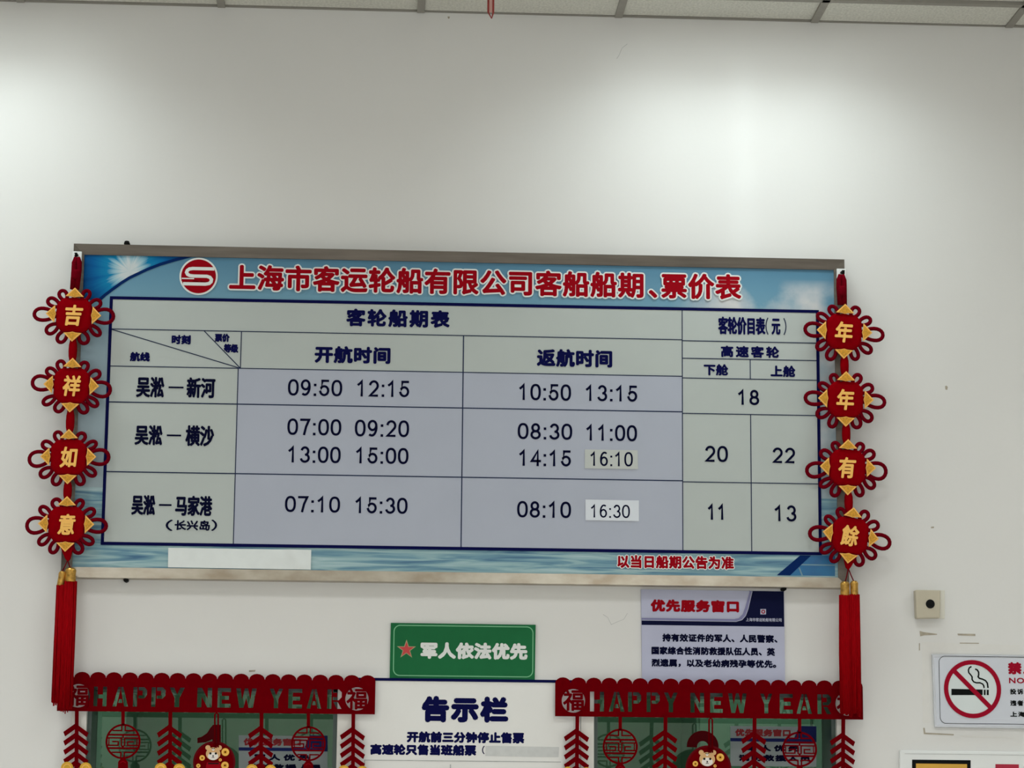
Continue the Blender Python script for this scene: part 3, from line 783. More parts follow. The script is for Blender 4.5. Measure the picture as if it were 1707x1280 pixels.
# ================================================================== CHINESE KNOT STRINGS
KY = -0.085
def knot_string(centers, angles, chars, hook, top, caps, tas, tail, label):
    hx = P(hook[0], hook[1], KY)
    rt = root('knot_string', (hx[0], KY, hx[1]), label, 'knot ornament', 'red knot strings hanging at both ends of the board')
    u = abs(P(hook[0]+1, hook[1], KY)[0]-hx[0])
    # adhesive hook
    hk = MB()
    yb = FY-.001
    c = P(hook[0], hook[1], yb)
    hk.prism([(c[0]-8*u, c[1]-10*u), (c[0]+8*u, c[1]-10*u), (c[0]+8*u, c[1]+9*u), (c[0]-8*u, c[1]+9*u)], yb-.004, .004)
    ho = hk.build('hook_plate', M['white'], rt, bevel=.0015)
    MB().tube([(c[0], yb-.004, c[1]+2*u), (c[0], yb-.020, c[1]+1*u), (c[0], yb-.030, c[1]-2*u), (c[0], yb-.032, c[1]+3*u)], 2.6*u, 8).build('hook_peg', M['black'], ho, smooth=True)
    # top cord: pair of cords and a wrapped band
    p0 = Vector((hx[0], KY, hx[1]-1*u)); c0 = P(*top, KY); p1 = Vector((c0[0], KY, c0[1]))
    cb = MB()
    for s in (-1, 1):
        cb.tube([p0+Vector((s*1.5*u, 0, 0)), p0+Vector((s*4.0*u, 0, -9*u)), p0+Vector((s*4.2*u, 0, -22*u)), p1+Vector((s*3.4*u, 0, 0))], [3.6*u, 4.6*u, 4.6*u, 4.6*u], 10)
    cb.build('hanging_cord', M['cord'], rt, smooth=True)
    md = p0.lerp(p1, .55)
    MB().lathe(md+Vector((0, 0, -8*u)), [(6.8*u, 0), (8.0*u, 3*u), (8.0*u, 12*u), (6.8*u, 16*u)], 16).build('cord_wrap', M['cord'], rt, smooth=True)
    for i, ((cx, cz), ang, ch) in enumerate(zip(centers, angles, chars)):
        wx, wz = P(cx, cz, KY)
        rot = lambda a, b: (wx+(a*cos(ang)+b*sin(ang))*u, wz+(-a*sin(ang)+b*cos(ang))*u)
        # puffed body
        N = 64; prof = [(1.0, .0065), (1.0, .010), (.985, .0135), (.93, .0165), (.8, .0182), (.5, .0192), (.0, .0196)]
        v = []; f = []
        def rad(t):
            c_, s_ = abs(cos(t)), abs(sin(t))
            r = 30.5/((c_**3.4+s_**3.4)**(1/3.4))
            r *= .955
            return r + 1.3*abs(cos(6*t))
        prof = [(1.0, .003)] + prof
        for fr, h in prof[:-1]:
            for k in range(N):
                t = 2*pi*k/N
                a, b = rot(cos(t)*rad(t)*fr, sin(t)*rad(t)*fr); v.append((a, KY-h+.008, b))
        v.append((wx, KY-.0116, wz)); v.append((wx, KY+.005, wz))
        R = len(prof)-1
        for j in range(R-1):
            for k in range(N):
                l = (k+1) % N; f.append((j*N+l, j*N+k, (j+1)*N+k, (j+1)*N+l)[::-1])
        for k in range(N):
            l = (k+1) % N; f.append(((R-1)*N+k, (R-1)*N+l, R*N)); f.append((l, k, R*N+1))
        me = bpy.data.meshes.new('knot_medallion'); me.from_pydata(v, [], f)
        bm = bmesh.new(); bm.from_mesh(me); bmesh.ops.recalc_face_normals(bm, faces=bm.faces); bm.to_mesh(me); bm.free()
        body = link('knot_medallion', me, M['felt_k'], rt, smooth=True)
        # cord loops
        rnd = random.Random(hash((cx, 3)) % 1000 + i)
        loops = []
        for s in (-1, 1):
            loops += [(s*18, 33, 9.5, 6), (s*34, 20, 11, 6), (s*47, -1+rnd.uniform(-4, 5), 18, 11), (s*35, -24, 11, 6), (s*18, -35, 11, 6.5)]
        for (lx, lz, la, lb) in loops:
            d = math.atan2(lz, lx)+rnd.uniform(-.16, .16)
            if abs(lx) > 40: d = math.atan2(lz*2, lx)
            lx += rnd.uniform(-1.5, 1.5); lz += rnd.uniform(-1.5, 1.5); lb *= rnd.uniform(.85, 1.15)
            pts = []
            for k in range(22):
                t = 2*pi*k/22
                aa = cos(t)*la; bb = sin(t)*lb*(1+.25*cos(t))
                a, b = rot(lx+aa*cos(d)-bb*sin(d), lz+aa*sin(d)+bb*cos(d))
                pts.append((a, KY+.001+.003*cos(t), b))
            MB().tube(pts, 3.2*u, 8, closed=True).build('cord_loop', M['cord'], body, smooth=True)
        # gold corner patches
        for k in range(4):
            t = pi/2*k
            def rr(a, b): return rot(a*cos(t)-b*sin(t), a*sin(t)+b*cos(t))
            def outer(g_): return [rr(-15*g_, 31.2+(1-g_)*3), rr(-9*g_, 31.0+(1-g_)*3), rr(-5*g_, 30.6+(1-g_)*3), rr(0, 29.2+3*(1-g_)), rr(5*g_, 30.6+(1-g_)*3), rr(9*g_, 31.0+(1-g_)*3), rr(15*g_, 31.2+(1-g_)*3), rr(0, 46.0-(1-g_)*10)]
            yy = KY-.0135
            cp = MB().prism(outer(1.0), yy, .005).build('corner_patch', M['gold_e'], body)
            MB().prism(outer(.74), yy-.0008, .0008).build('patch_embroidery', M['gold'], body)
        # character
        cw = 16
        box = (cx-15, cx+15, cz-17.5, cz+17.5)
        text(ch, box, KY-.0150, M['gold_e'], body, 1.1, 1, t=.0012, rot=-ang, shear=.12, name='character')
        text(ch, (box[0]+.5, box[1]-.5, box[2]+.5, box[3]-.5), KY-.0155, M['gold'], body, .85, 1, rot=-ang, shear=.12, name='character')
        # connector to the next
        if i < 3:
            nx, nz = centers[i+1]
            a = P((cx+nx)/2, (cz+nz)/2, KY); 
            half = abs(wz-P(nx, nz, KY)[1])/2-38*u
            MB().lathe((a[0], KY, a[1]), [(3.5*u, -half-8*u), (4.2*u, -half), (6.8*u, -half*.45), (7.2*u, 0), (6.8*u, half*.45), (4.2*u, half), (3.5*u, half+8*u)], 16).build('cord_bead', M['felt_k'], rt, smooth=True)
    # tail wedge
    cx, cz = centers[-1]; ang = angles[-1]
    a, b, c = P(cx-12, cz+34, KY), P(cx+12, cz+34, KY), P(tail[0], tail[1], KY)
    MB().prism([a, b, (c[0]+4*u, c[1]+4*u), c, (c[0]-4*u, c[1]+4*u)], KY-.004, .01).build('tail_knot', M['felt_k'], rt, bevel=.002)
    # tassels
    for (cpx, cpy, cw, chh, tilt), (bxp, byp) in zip(caps, tas):
        cc = P(cpx, cpy, KY)
        tc = MB()
        th = P(tail[0], tail[1]-3, KY)
        tc.tube([(th[0], KY, th[1]), ((th[0]+cc[0])/2, KY-.002, (th[1]+cc[1])/2+4*u), (cc[0], KY, cc[1]+chh/2*u)], .9*u, 6)
        tc.build('tassel_thread', M['cord'], rt)
        r = cw/2*u; h = chh*u
        cap = MB().lathe((0, 0, 0), [(r*.62, h/2+2*u), (r*.9, h/2), (r*1.04, h/2-2.5*u), (r*.97, h*.1), (r*1.02, -h/2+2*u), (r*1.06, -h/2)], 18)
        mm = cap.mesh('tassel_cap'); mm.transform(Matrix.Translation((cc[0], KY, cc[1])) @ Matrix.Rotation(tilt, 4, 'Y'))
        capo = link('tassel_cap', mm, M['goldcap'], rt, smooth=True)
        bt_ = P(bxp, byp, KY)
        fr = MB(); rn = random.Random(int(cpx))
        for k in range(120):
            a = rn.uniform(0, 2*pi); q = r*.98*math.sqrt(rn.uniform(.25, 1))
            l = rn.uniform(.965, 1.0) if k % 9 else rn.uniform(.99, 1.03)
            x0 = cc[0]+cos(a)*q*1.12; y0 = KY+sin(a)*q*.9; z0 = cc[1]-h*.45
            x1 = bt_[0]+cos(a)*q*1.35+rn.uniform(-1, 1)*u; y1 = KY+sin(a)*q*1.1; z1 = z0+(bt_[1]-z0)*l
            xm = (x0+x1)/2+rn.uniform(-.5, .5)*u
            fr.tube([(x0, y0, z0), (xm, (y0+y1)/2, (z0+z1)/2), (x1, y1, z1)], [1.7*u, 1.8*u, .9*u], 4)
        fr.build('tassel_fringe', M['tassel'], rt, kind='stuff', smooth=True)
    return rt
knot_string([(123.3, 525.6), (119.5, 643), (114.5, 762), (111, 874)], [0.02, .02, -.01, 0.0], '吉祥如意', (128.5, 428), (124.5, 482),
            [(102.5, 965, 12, 22, .12), (117.5, 959, 18, 21, 0)], [(94, 1172), (108, 1183)], (113, 936), 'left hanging string of four red knots with gold lettering and red tassels')
knot_string([(1406.6, 553.4), (1409, 666), (1412.3, 779.5), (1417, 893)], [.04, .02, .02, .12], '年年有餘', (1402.5, 457), (1404, 508),
            [(1408.5, 982, 15, 21, 0), (1424, 981, 13, 21, 0)], [(1411, 1190), (1426, 1190)], (1414, 950), 'right hanging string of four red knots with gold lettering and red tassels')

# ================================================================== SIGNS ON THE WALL
# green sign
gy = -.008
gs = root('green_sign', (*[P(772, 1087)[0]], 0, P(772, 1087)[1]), 'green sign with red star and white characters above the white notice board', 'sign')
MB().prism(PP([(651.5, 1038), (893, 1041.3), (891.5, 1134.5), (649.5, 1131)], gy), gy, .0078).build('sign_plate', M['green'], gs)
gx0, gz1 = P(657, 1043, gy); gx1, gz0 = P(888, 1128, gy)
gz1 = P(772, 1043.5, gy)[1]; gz0 = P(772, 1127, gy)[1]
rr = .018; cs = []
for (cx, cz, a0) in ((gx1-rr, gz1-rr, 0), (gx0+rr, gz1-rr, 90), (gx0+rr, gz0+rr, 180), (gx1-rr, gz0+rr, 270)):
    cs += arc(cx, cz, rr, rr, a0, a0+90, 8)
MB().stroke(cs, .0028, gy-.0004, .0003, closed=True).build('border_line', M['green_l'], gs)
sc_ = P(677.5, 1082.5, gy); uu = abs(P(678, 1080, gy)[0]-P(677, 1080, gy)[0])
def star(c, R, r): return [(c[0]+sin(pi*k/5)*(R if k % 2 == 0 else r), c[1]+cos(pi*k/5)*(R if k % 2 == 0 else r)) for k in range(10)]
MB().prism(star(sc_, 16.5*uu, 6.6*uu), gy-.0004, .0003).build('star_rim', mat('star_rim', lin((160, 150, 110)), .5), gs)
MB().prism(star(sc_, 13*uu, 5.2*uu), gy-.0008, .0003).build('star', mat('star_red', lin((190, 50, 50)), .5), gs)
text('军人依法优先', (701, 879.5, 1071, 1099), gy-.0006, M['whiteink'], gs, 1.7, 1.06)

# lilac priority sign
ly = -.008
ls = root('priority_sign', (P(1188, 1060)[0], 0, P(1188, 1060)[1]), 'lilac service notice with navy header and red title right of centre under the board', 'sign')
MB().prism(PP([(1068.5, 982), (1307, 985.5), (1309, 1150), (1070.5, 1146)], ly), ly, .0078).build('sign_plate', M['lilac'], ls)
def lp(nm, px, k, m): MB().prism(PP(px, ly-k*.0004), ly-k*.0004, .0003).build(nm, M[m], ls)
lp('header_block', [(1253, 984.9), (1306.6, 985.7), (1307.3, 1044.5), (1069.6, 1041.5), (1069.5, 1028.5), (1228, 1030.5), (1238, 1027), (1244, 1018)], 1, 'signnavy')
cv = [(1069.5, 1031), (1225, 1033.2), (1234, 1031), (1240, 1025), (1244, 1014), (1251.5, 985)]
MB().stroke(PP(cv, ly-.0008), 6*uu, ly-.0008, .0003).build('header_band', M['lilac2'], ls)
cv2 = [(1069.5, 1028.6), (1224, 1030.6), (1231, 1029), (1237, 1023), (1241, 1012), (1248.5, 985)]
MB().stroke(PP(cv2, ly-.0012), 2.2*uu, ly-.0012, .0003).build('header_stripe', M['lilac3'], ls)
cv3 = [(1069.5, 1033.6), (1227, 1035.8), (1237, 1033), (1243, 1026), (1247, 1015), (1254, 985)]
MB().stroke(PP(cv3, ly-.0012), 1.0*uu, ly-.0012, .0003).build('header_stripe', M['lilac3'], ls)
lp('logo_mark', [(1267.5, 1015), (1277, 1015), (1277, 1024), (1267.5, 1024)], 2, 'lilac3')
MB().ring(P(1272.3, 1019.5, ly-.0012), 2.6*uu, 1.6*uu, ly-.0012, .0003, 16).build('logo_mark', M['redink'], ls)
text('上海市客运轮船有限公司', (1243.5, 1303, 1030, 1036), ly-.0009, M['lilac3'], ls, .15, 1.02)
text('优先服务窗口', (1084.5, 1232, 999.5, 1020.5), ly-.0009, M['redink'], ls, 1.5, 1.12)
text('持有效证件的军人、人民警察、', (1104, 1296, 1057, 1070.5), ly-.0009, M['ink'], ls, .75, 1.06)
text('国家综合性消防救援队伍人员、英', (1086, 1292, 1078.5, 1092), ly-.0009, M['ink'], ls, .75, 1.06)
text('烈遗属，以及老幼病残孕等优先。', (1086, 1294, 1099, 1112.5), ly-.0009, M['ink'], ls, .75, 1.06)

# white notice board
ny = -.012
nb = root('notice_board', (P(780, 1200)[0], 0, P(780, 1200)[1]-.4), 'white notice board with big navy characters between the two ticket windows', 'board')
nx0, nx1 = P(590, 1200, ny)[0], P(967.5, 1200, ny)[0]
nzt = (P(627, 1130.5, ny)[1]+P(925, 1135.5, ny)[1])/2
nl = P(780, 1268.5, ny)[1]
MB().box(nx0, nx1, ny, -.0005, zsill-.05, nzt).build('board_panel', M['board'], nb)
MB().box(nx0, nx1, ny-.002, ny, nzt-.0055, nzt+.0025).build('top_edge', M['navy'], nb)
text('告示栏', (703, 847.5, 1160.5, 1204.5), ny-.0004, M['navy'], nb, 2.9, 1.16)
text('开航前三分钟停止售票', (678, 874, 1219.5, 1238.5), ny-.0004, M['navy'], nb, 1.3, 1.06)
text('高速轮只售当班船票', (617, 794, 1240.5, 1259), ny-.0004, M['navy'], nb, 1.3, 1.06)
text('（', (803.5, 808, 1243, 1257), ny-.0004, M['navy'], nb, .3)
MB().prism(PP([(810, 1243), (932, 1245), (931, 1262), (809, 1260)], ny-.0004), ny-.0004, .0003).build('cover_tape', mat('cover_tape', (.60, .61, .60), .5, noise=.1, nscale=60), nb)
MB().box(P(607, 1266, ny)[0], P(935, 1268, ny)[0], ny-.0006, ny-.0002, nl-.0012, nl+.0012).build('slot_line', M['grey'], nb)
MB().box(P(607, 1266, ny)[0], P(608.5, 1268, ny)[0], ny-.0006, ny-.0002, zsill, nl).build('slot_line', M['grey'], nb)
MB().box(P(750, 1266, ny)[0], P(752, 1268, ny)[0], ny-.0010, ny-.0002, P(750, 1279, ny)[1]-.2, P(750, 1274, ny)[1]).build('slot_line', M['grey'], nb)

# switch box
c = P(1547, 1006, -.03)
sb = root('switch_box', (c[0], 0, c[1]), 'small beige wall box with a round black hole, right of the board', 'switch')
MB().prism(PP([(1534, 983.5), (1575, 984), (1575, 1031), (1536, 1031)], -.004), -.004, .004).build('back_plate', M['cream'], sb, bevel=.001)
MB().prism(PP([(1526, 983), (1568, 983.5), (1567, 1030), (1528, 1030.5)], -.034), -.034, .030).build('cover_plate', M['beige'], sb, bevel=.003)
c2 = P(1551, 1006.5, -.036)
MB().lathe((c2[0], -.036, c2[1]), [(.0125, 0), (.0132, .001), (.0132, .003)], 24, 'y').build('round_socket', M['black'], sb)
MB().lathe((c2[0]+.001, -.0375, c2[1]), [(.004, 0), (.006, .001), (.006, .002)], 12, 'y').build('socket_core', M['black'], sb)

# no smoking sign
qy = -.010
ns = root('no_smoking_sign', (P(1720, 1150)[0], 0, P(1720, 1150)[1]), 'silver no smoking plate with a red barred circle at the right', 'sign')
MB().prism(PP([(1553.5, 1090), (1980, 1094), (1982, 1219), (1558, 1212)], qy), qy, .010).build('sign_plate', M['silver'], ns, bevel=.002)
MB().prism(PP([(1557, 1096), (1975, 1100), (1975, 1215), (1562, 1208)], qy-.0004), qy-.0004, .0003).build('sign_face', mat('pale_sign_face', lin((205, 209, 218)), .35), ns)
ax0, az1 = P(1565, 1096, qy); ax1, _ = P(1960, 1150, qy); az0 = P(1600, 1206, qy)[1]; az1 = P(1640, 1094.5, qy)[1]
cs = []
for (cx, cz, a0) in ((ax1-rr, az1-rr, 0), (ax0+rr, az1-rr, 90), (ax0+rr, az0+rr, 180), (ax1-rr, az0+rr, 270)):
    cs += arc(cx, cz, rr, rr, a0, a0+90, 8)
MB().stroke(cs, .0016, qy-.0008, .0003, closed=True).build('border_line', M['cigblack'], ns)
q0 = P(1621, 1148.5, qy)
MB().disc(q0, 44*uu, qy-.0008, .0003).build('circle_field', mat('white_field', lin((214, 222, 222)), .4), ns)
MB().ring(q0, 45*uu, 7.4*uu, qy-.0022, .0004, 48).build('prohibition_ring', M['signred'], ns)
s45 = 43*uu*.7071
MB().stroke([(q0[0]-s45*1.0, q0[1]+s45*.98), (q0[0]+s45*.98, q0[1]-s45)], 7.6*uu, qy-.0020, .0004).build('prohibition_bar', M['signred'], ns)
zz = lambda pts: PP([(1480+a/4, 960+b/4) for a, b in pts], qy-.0012)
cg = MB()
for q in ([(424, 752), (632, 757), (632, 794), (424, 794)], [(640, 758), (652, 758), (652, 794), (640, 794)], [(660, 758), (673, 758), (673, 794), (660, 794)]):
    cg.prism(zz(q), qy-.0012, .0003)
cg.build('cigarette', M['cigblack'], ns)
sm = MB()
sm.stroke(zz([(558, 603), (543, 612), (537, 628), (540, 645), (552, 658), (562, 672), (562, 690), (572, 705), (590, 712), (615, 712), (632, 720), (640, 732), (642, 747)]), 2.4*uu, qy-.0012, .0003)
sm.stroke(zz([(582, 620), (596, 626), (605, 640), (606, 658), (602, 672), (610, 682), (632, 688), (652, 698), (664, 715), (668, 747)]), 2.6*uu, qy-.0013, .0003)
sm.build('smoke_mark', M['cigblack'], ns)
text('禁止吸烟', (1680, 1778, 1104, 1124.5), qy-.0009, M['signred'], ns, 1.3, 1.25)
text('NO SMOKING', (1682, 1790, 1130, 1139.5), qy-.0009, M['signred'], ns, .4, 1.1)
text('投诉', (1683.5, 1706, 1148, 1157.5), qy-.0009, M['cigblack'], ns, .5, 1.25)
text('违者', (1684, 1706, 1167, 1176.5), qy-.0009, M['cigblack'], ns, .5, 1.25)
text('上海市', (1684, 1722, 1186, 1195), qy-.0009, M['cigblack'], ns, .5, 1.2)

# framed notices, bottom right
fy = -.015
fb = root('white_display_board', (P(1650, 1290)[0], 0, P(1650, 1290)[1]), 'white display board with yellow and crimson notices in the bottom right corner', 'board')
MB().prism(PP([(1500, 1250), (1960, 1256), (1960, 1560), (1500, 1560)], fy), fy, .015).build('board_panel', M['white'], fb, bevel=.004)
MB().stroke(PP([(1508, 1256), (1950, 1262)], fy-.0006), .0012, fy-.0006, .0005).build('groove', M['grey'], fb)
MB().prism(PP([(1520.5, 1266), (1618, 1267), (1618, 1500), (1520.5, 1500)], fy-.001), fy-.001, .0009).build('black_border', M['cigblack'], fb)
MB().prism(PP([(1527, 1272.5), (1612, 1273.5), (1612, 1493), (1527, 1493)], fy-.0016), fy-.0016, .0006).build('yellow_notice', M['yellowp'], fb)
MB().prism(PP([(1659.5, 1273.5), (1698.5, 1274), (1698.5, 1400), (1659.5, 1400)], fy-.001), fy-.001, .0009).build('crimson_notice', M['redp'], fb)

# tape residue and small marks on the wall (parts of the wall)
def mark(nm, px, m='residue', t=.0008):
    return MB().prism(PP(px, -t), -t, t).build(nm, M[m], wf)
mark('tape_residue', [(1533, 1051.5), (1540, 1053.5), (1562, 1056.5), (1562, 1058), (1541, 1059), (1534, 1060.5)])
mark('tape_residue', [(1596, 1056), (1626, 1056.5), (1626, 1060), (1597, 1059)])
mark('tape_residue', [(1600, 1071), (1632, 1071.5), (1632, 1073), (1600, 1072.5)])
mark('tape_residue', [(1532, 1072), (1533.5, 1072), (1533.5, 1084), (1532, 1084)])
mark('tape_residue', [(1539, 1213), (1541.5, 1213), (1542.5, 1221), (1590, 1223.5), (1590, 1225.5), (1540, 1223.5)])
mark('tape_residue', [(1600, 1226), (1690, 1229), (1690, 1230.5), (1600, 1228)], 'patch')
mark('paint_patch', [(1537, 1070), (1700, 1075), (1700, 1092), (1552, 1088), (1552, 1205), (1538, 1205)], 'patch', .0003)
mark('wall_stain', [(1575.5, 643.5), (1578, 642.5), (1580, 645), (1579, 650), (1576, 649)])
mark('wall_stain', [(1552, 878), (1557, 877.5), (1557, 880), (1552, 880.5)])
mark('wall_stain', [(746, 27.5), (750, 27.5), (749, 31), (747, 31)])
mark('wall_stain', [(415, 1117), (426, 1116.5), (425, 1119.5), (415, 1120)])
cr = MB()
cr.stroke(PP([(1046, 73), (1037, 80), (1032, 92), (1028, 98)], -.0003), .0012, -.0003)
cr.stroke(PP([(1005, 1024), (1013, 1029), (1019, 1041), (1030, 1036), (1040, 1032), (1046, 1022)], -.0003), .0010, -.0003)
cr.build('hairline_crack', M['grey'], wf)

# ================================================================== FELT BANNERS
LET = {
 'H': [[(0,0),(0,1),(.3,1),(.3,.6),(.7,.6),(.7,1),(1,1),(1,0),(.7,0),(.7,.4),(.3,.4),(.3,0)]],
 'A': [[(0,0),(.25,0),(.48,.85),(.48,1),(.34,1)], [(1,0),(.75,0),(.52,.85),(.52,1),(.66,1)], [(.36,.18),(.64,.18),(.58,.38),(.42,.38)]],
 'P': [[(0,0),(.3,0),(.3,.46),(.3,1),(0,1)], [(.38,1),(.8,1),(1,.85),(1,.58),(.8,.42),(.38,.42),(.38,.58),(.68,.58),(.68,.82),(.38,.82)]],
 'Y': [[(0,1),(.3,1),(.5,.66),(.7,1),(1,1),(.66,.45),(.66,0),(.34,0),(.34,.45)]],
 'N': [[(0,0),(0,1),(.3,1),(.70,.45),(.70,1),(1,1),(1,0),(.70,0),(.3,.55),(.3,0)]],
 'E': [[(0,0),(0,1),(1,1),(1,.8),(.32,.8),(.32,.6),(.85,.6),(.85,.4),(.32,.4),(.32,.2),(1,.2),(1,0)]],
 'W': [[(0,1),(.22,1),(.30,.42),(.42,1),(.58,1),(.70,.42),(.78,1),(1,1),(.83,0),(.62,0),(.5,.5),(.38,0),(.17,0)]],
 'R': [[(0,0),(.3,0),(.3,1),(0,1)], [(.38,1),(.8,1),(1,.85),(1,.6),(.8,.44),(.38,.44),(.38,.6),(.68,.6),(.68,.82),(.38,.82)], [(.42,.36),(.72,.36),(1,0),(.68,0)]],
}
def cut_sheet(name, outline, holes, y, t, material, parent):
    cu = bpy.data.curves.new(name, 'CURVE'); cu.dimensions = '2D'; cu.fill_mode = 'BOTH'; cu.extrude = t/2
    for poly in [outline]+holes:
        s = cu.splines.new('POLY'); s.points.add(len(poly)-1)
        for i, p in enumerate(poly): s.points[i].co = (p[0], p[1], 0, 1)
        s.use_cyclic_u = True
    o = bpy.data.objects.new(name, cu); COL.objects.link(o)
    dg = bpy.context.evaluated_depsgraph_get(); dg.update()
    me = bpy.data.meshes.new_from_object(o.evaluated_get(dg))
    bpy.data.objects.remove(o); bpy.data.curves.remove(cu)
    me.transform(Matrix(((1, 0, 0, 0), (0, 0, -1, y+t/2), (0, 1, 0, 0), (0, 0, 0, 1))))
    me.materials.clear()
    return link(name, me, material, parent)

BY = -0.030
def banner(xa, xb, yt, yb, letters, fu, hang, label, num):
    """yt / yb: functions px x -> px y of scallop tops and bottom edge"""
    y = BY
    x0, x1 = P(xa, (yt(xa)+yb(xa))/2, y)[0], P(xb, (yt(xb)+yb(xb))/2, y)[0]
    xm = (xa+xb)/2
    zb = P(xm, yb(xm), y)[1]; zt = P(xm, yt(xm), y)[1]
    u = abs(P(xm+1, yt(xm), y)[0]-P(xm, yt(xm), y)[0])
    rt = root('new_year_banner', (xm and (x0+x1)/2, y, zt), label, 'banner', 'red felt new year banners over the ticket windows')
    n = 20; w = (x1-x0)/n; out = [(x1, zb), ]
    top = []
    for k in range(n):
        c = x0+w*(k+.5)
        for a in range(0, 9):
            t = pi - a*pi/8
            top.append((c+cos(t)*w*.5, zt-10*u+sin(t)*10*u))
    out = [(x0, zb)] + [(x0, zt-12*u)] + top + [(x1, zt-12*u), (x1, zb)]
    dd = [out[0]]
    for p in out[1:]:
        if abs(p[0]-dd[-1][0])+abs(p[1]-dd[-1][1]) > 1e-6: dd.append(p)
    holes = []
    for ch, a, b_ in letters:
        yc = (yb((a+b_)/2))
        lx0 = P(a, yc, y)[0]; lx1 = P(b_, yc, y)[0]
        lz0 = zb+8.5*u; lz1 = zb+41*u
        for q in LET[ch]:
            holes.append([(lx0+(lx1-lx0)*s, lz0+(lz1-lz0)*t) for s, t in q])
    R = 19.5*u
    cc = []
    for fx in fu:
        c = (P(fx, yb(fx)-26, y)[0], zb+25.5*u); cc.append(c)
        holes.append([(c[0]+cos(2*pi*k/36)*R, c[1]+sin(2*pi*k/36)*R) for k in range(36)])
    cut_sheet('felt_sheet', dd, holes, y, .003, M['felt'], rt)
    for c, fx in zip(cc, fu):
        text('福', (fx-17.5, fx+17.5, yb(fx)-26-18, yb(fx)-26+18), y, M['felt'], rt, .9, 1, t=.0028, name='fortune_character')
    # hangings
    for kind, hx in hang:
        yy = y-.004
        top_y = yb(hx)
        Q = lambda a, b, yv=yy: P(hx+a, top_y+b, yv)
        if kind == 'f':   # firecracker string
            r = MB().stroke([Q(0, -3), Q(-1.2, 150)], 6.2*u, yy, .003).build('firecracker_strip', M['felt'], rt)
            for k in range(9):
                bb = MB()
                yv = 32+15.3*k
                bb.prism([Q(-1, yv-12), Q(-1, yv-3), Q(-19.5, yv+10.5), Q(-22.5, yv+3)], yy-.001, .003)
                bb.build('cracker', M['felt'], r)
                bb = MB()
                yv2 = yv+2
                bb.prism([Q(1, yv2-11), Q(1, yv2-2), Q(16.5, yv2+10), Q(19.5, yv2+2.5)], yy-.0012, .003)
                bb.build('cracker', M['felt'], r)
            for s, o_ in ((-16, 86), (15, 87)):
                c = Q(s, o_+9)
                p = MB().disc(c, 10*u, yy-.005, .004, 24, 10*u).build('gold_coin', M['yellow'], r)
                MB().ring(c, 6*u, 1.5*u, yy-.0055, .0005, 20).build('coin_ring', M['gold_e'], r)
        elif kind == 'm':  # round longevity medallion
            c = Q(0, 50); Rr = 29*u
            r = MB().stroke([Q(0, -3), Q(0, 23)], 5.5*u, yy, .003).build('medallion_strap', M['felt'], rt)
            m = MB(); T = .0028; w_ = 2.5*u
            m.ring(c, Rr-1.6*u, 3.2*u, yy, T, 44)
            q = lambda pts: [(c[0]+a*Rr, c[1]+b*Rr) for a, b in pts]
            dd_ = 0
            def st(pts, ww=w_):
                nonlocal dd_
                dd_ += 1; m.stroke(q(pts), ww, yy-dd_*1e-5, T)
            for s in (1, -1):
                st([(-.88, .38*s), (.88, .38*s)], 3.0*u)
                for h in (1, -1):
                    st([(.10*h, .90*s), (.10*h, .62*s), (.62*h, .62*s)], 2.2*u)
            for h in (1, -1):
                st([(.09*h, -.26), (.09*h, .20), (.90*h, .20)], 2.2*u)
                st([(.92*h, -.22), (.27*h, -.22), (.27*h, -.01), (.62*h, -.01)], 2.2*u)
                st([(.80*h, .20), (.80*h, -.22)], 1.6*u)
            st([(0, .38), (0, .20)], 2.4*u); st([(0, -.26), (0, -.38)], 2.4*u)
            st([(-.09, -.26), (.09, -.26)], 2.0*u)
            m.build('longevity_medallion', M['felt'], r)
            a = Q(-9, 86); 
            MB().prism([Q(-3, 78), Q(3, 78), Q(8, 84), Q(9, 135), Q(-9, 135), Q(-8, 84)], yy-.002, .006).build('medallion_tassel', M['felt'], r)
            MB().stroke([Q(-5, 86), Q(0, 83), Q(5, 86)], 1.0*u, yy-.0025, .0006).build('tassel_stitch', M['redink'], r)
        else:              # round plaque with tiger head and coins
            cxp, cyp = kind[1], kind[2]
            c = P(cxp, cyp, yy)
            lp_ = MB()
            pts = [Q(-2.8, 58), Q(-2.8, 3), Q(0, 0), Q(2.8, 3), Q(2.8, 58)]
            pts = [(p[0], yy-.003, p[1]) for p in pts]
            lp_.tube(pts, 1.4*u, 6)
            r = lp_.build('plaque_loop', M['felt'], rt, smooth=True)
            Rr = kind[3]*u
            d = MB().disc(c, Rr, yy, .003, 48).build('plaque_disc', M['felt'], r)
            MB().ring(c, Rr-1.5*u, 3*u, yy-.001, .001, 48).build('plaque_rim', M['numeral'], d)
            s_ = kind[3]/35
            T_ = lambda a, b: (c[0]+a*u*s_, c[1]-b*u*s_)
            for (a, b, rr_) in ((18, -17, 6.6), (-20, -7, 4.6), (18, 5, 6.4), (-26, 6, 3.5), (10, -4, 2.6), (-18, 20, 6), (20, 24, 5)):
                MB().disc(T_(a, b), rr_*u, yy-.0015, .0015, 20).build('printed_coin', M['yellow'], d)
                MB().ring(T_(a, b), rr_*.72*u, rr_*.3*u, yy-.002, .0005, 18).build('coin_ring', M['gold_e'], d)
                MB().disc(T_(a, b), rr_*.25*u, yy-.002, .0005, 8).build('coin_hole', M['felt'], d)
            h = MB()
            h.disc(T_(-2, -14), 12*u*s_, yy-.0025, .0012, 28, 10.5*u*s_)
            h.disc(T_(-11, -24), 4.2*u, yy-.0024, .0012, 14); h.disc(T_(8, -24), 4.2*u, yy-.0024, .0012, 14)
            h.build('tiger_head', M['catorange'], d)
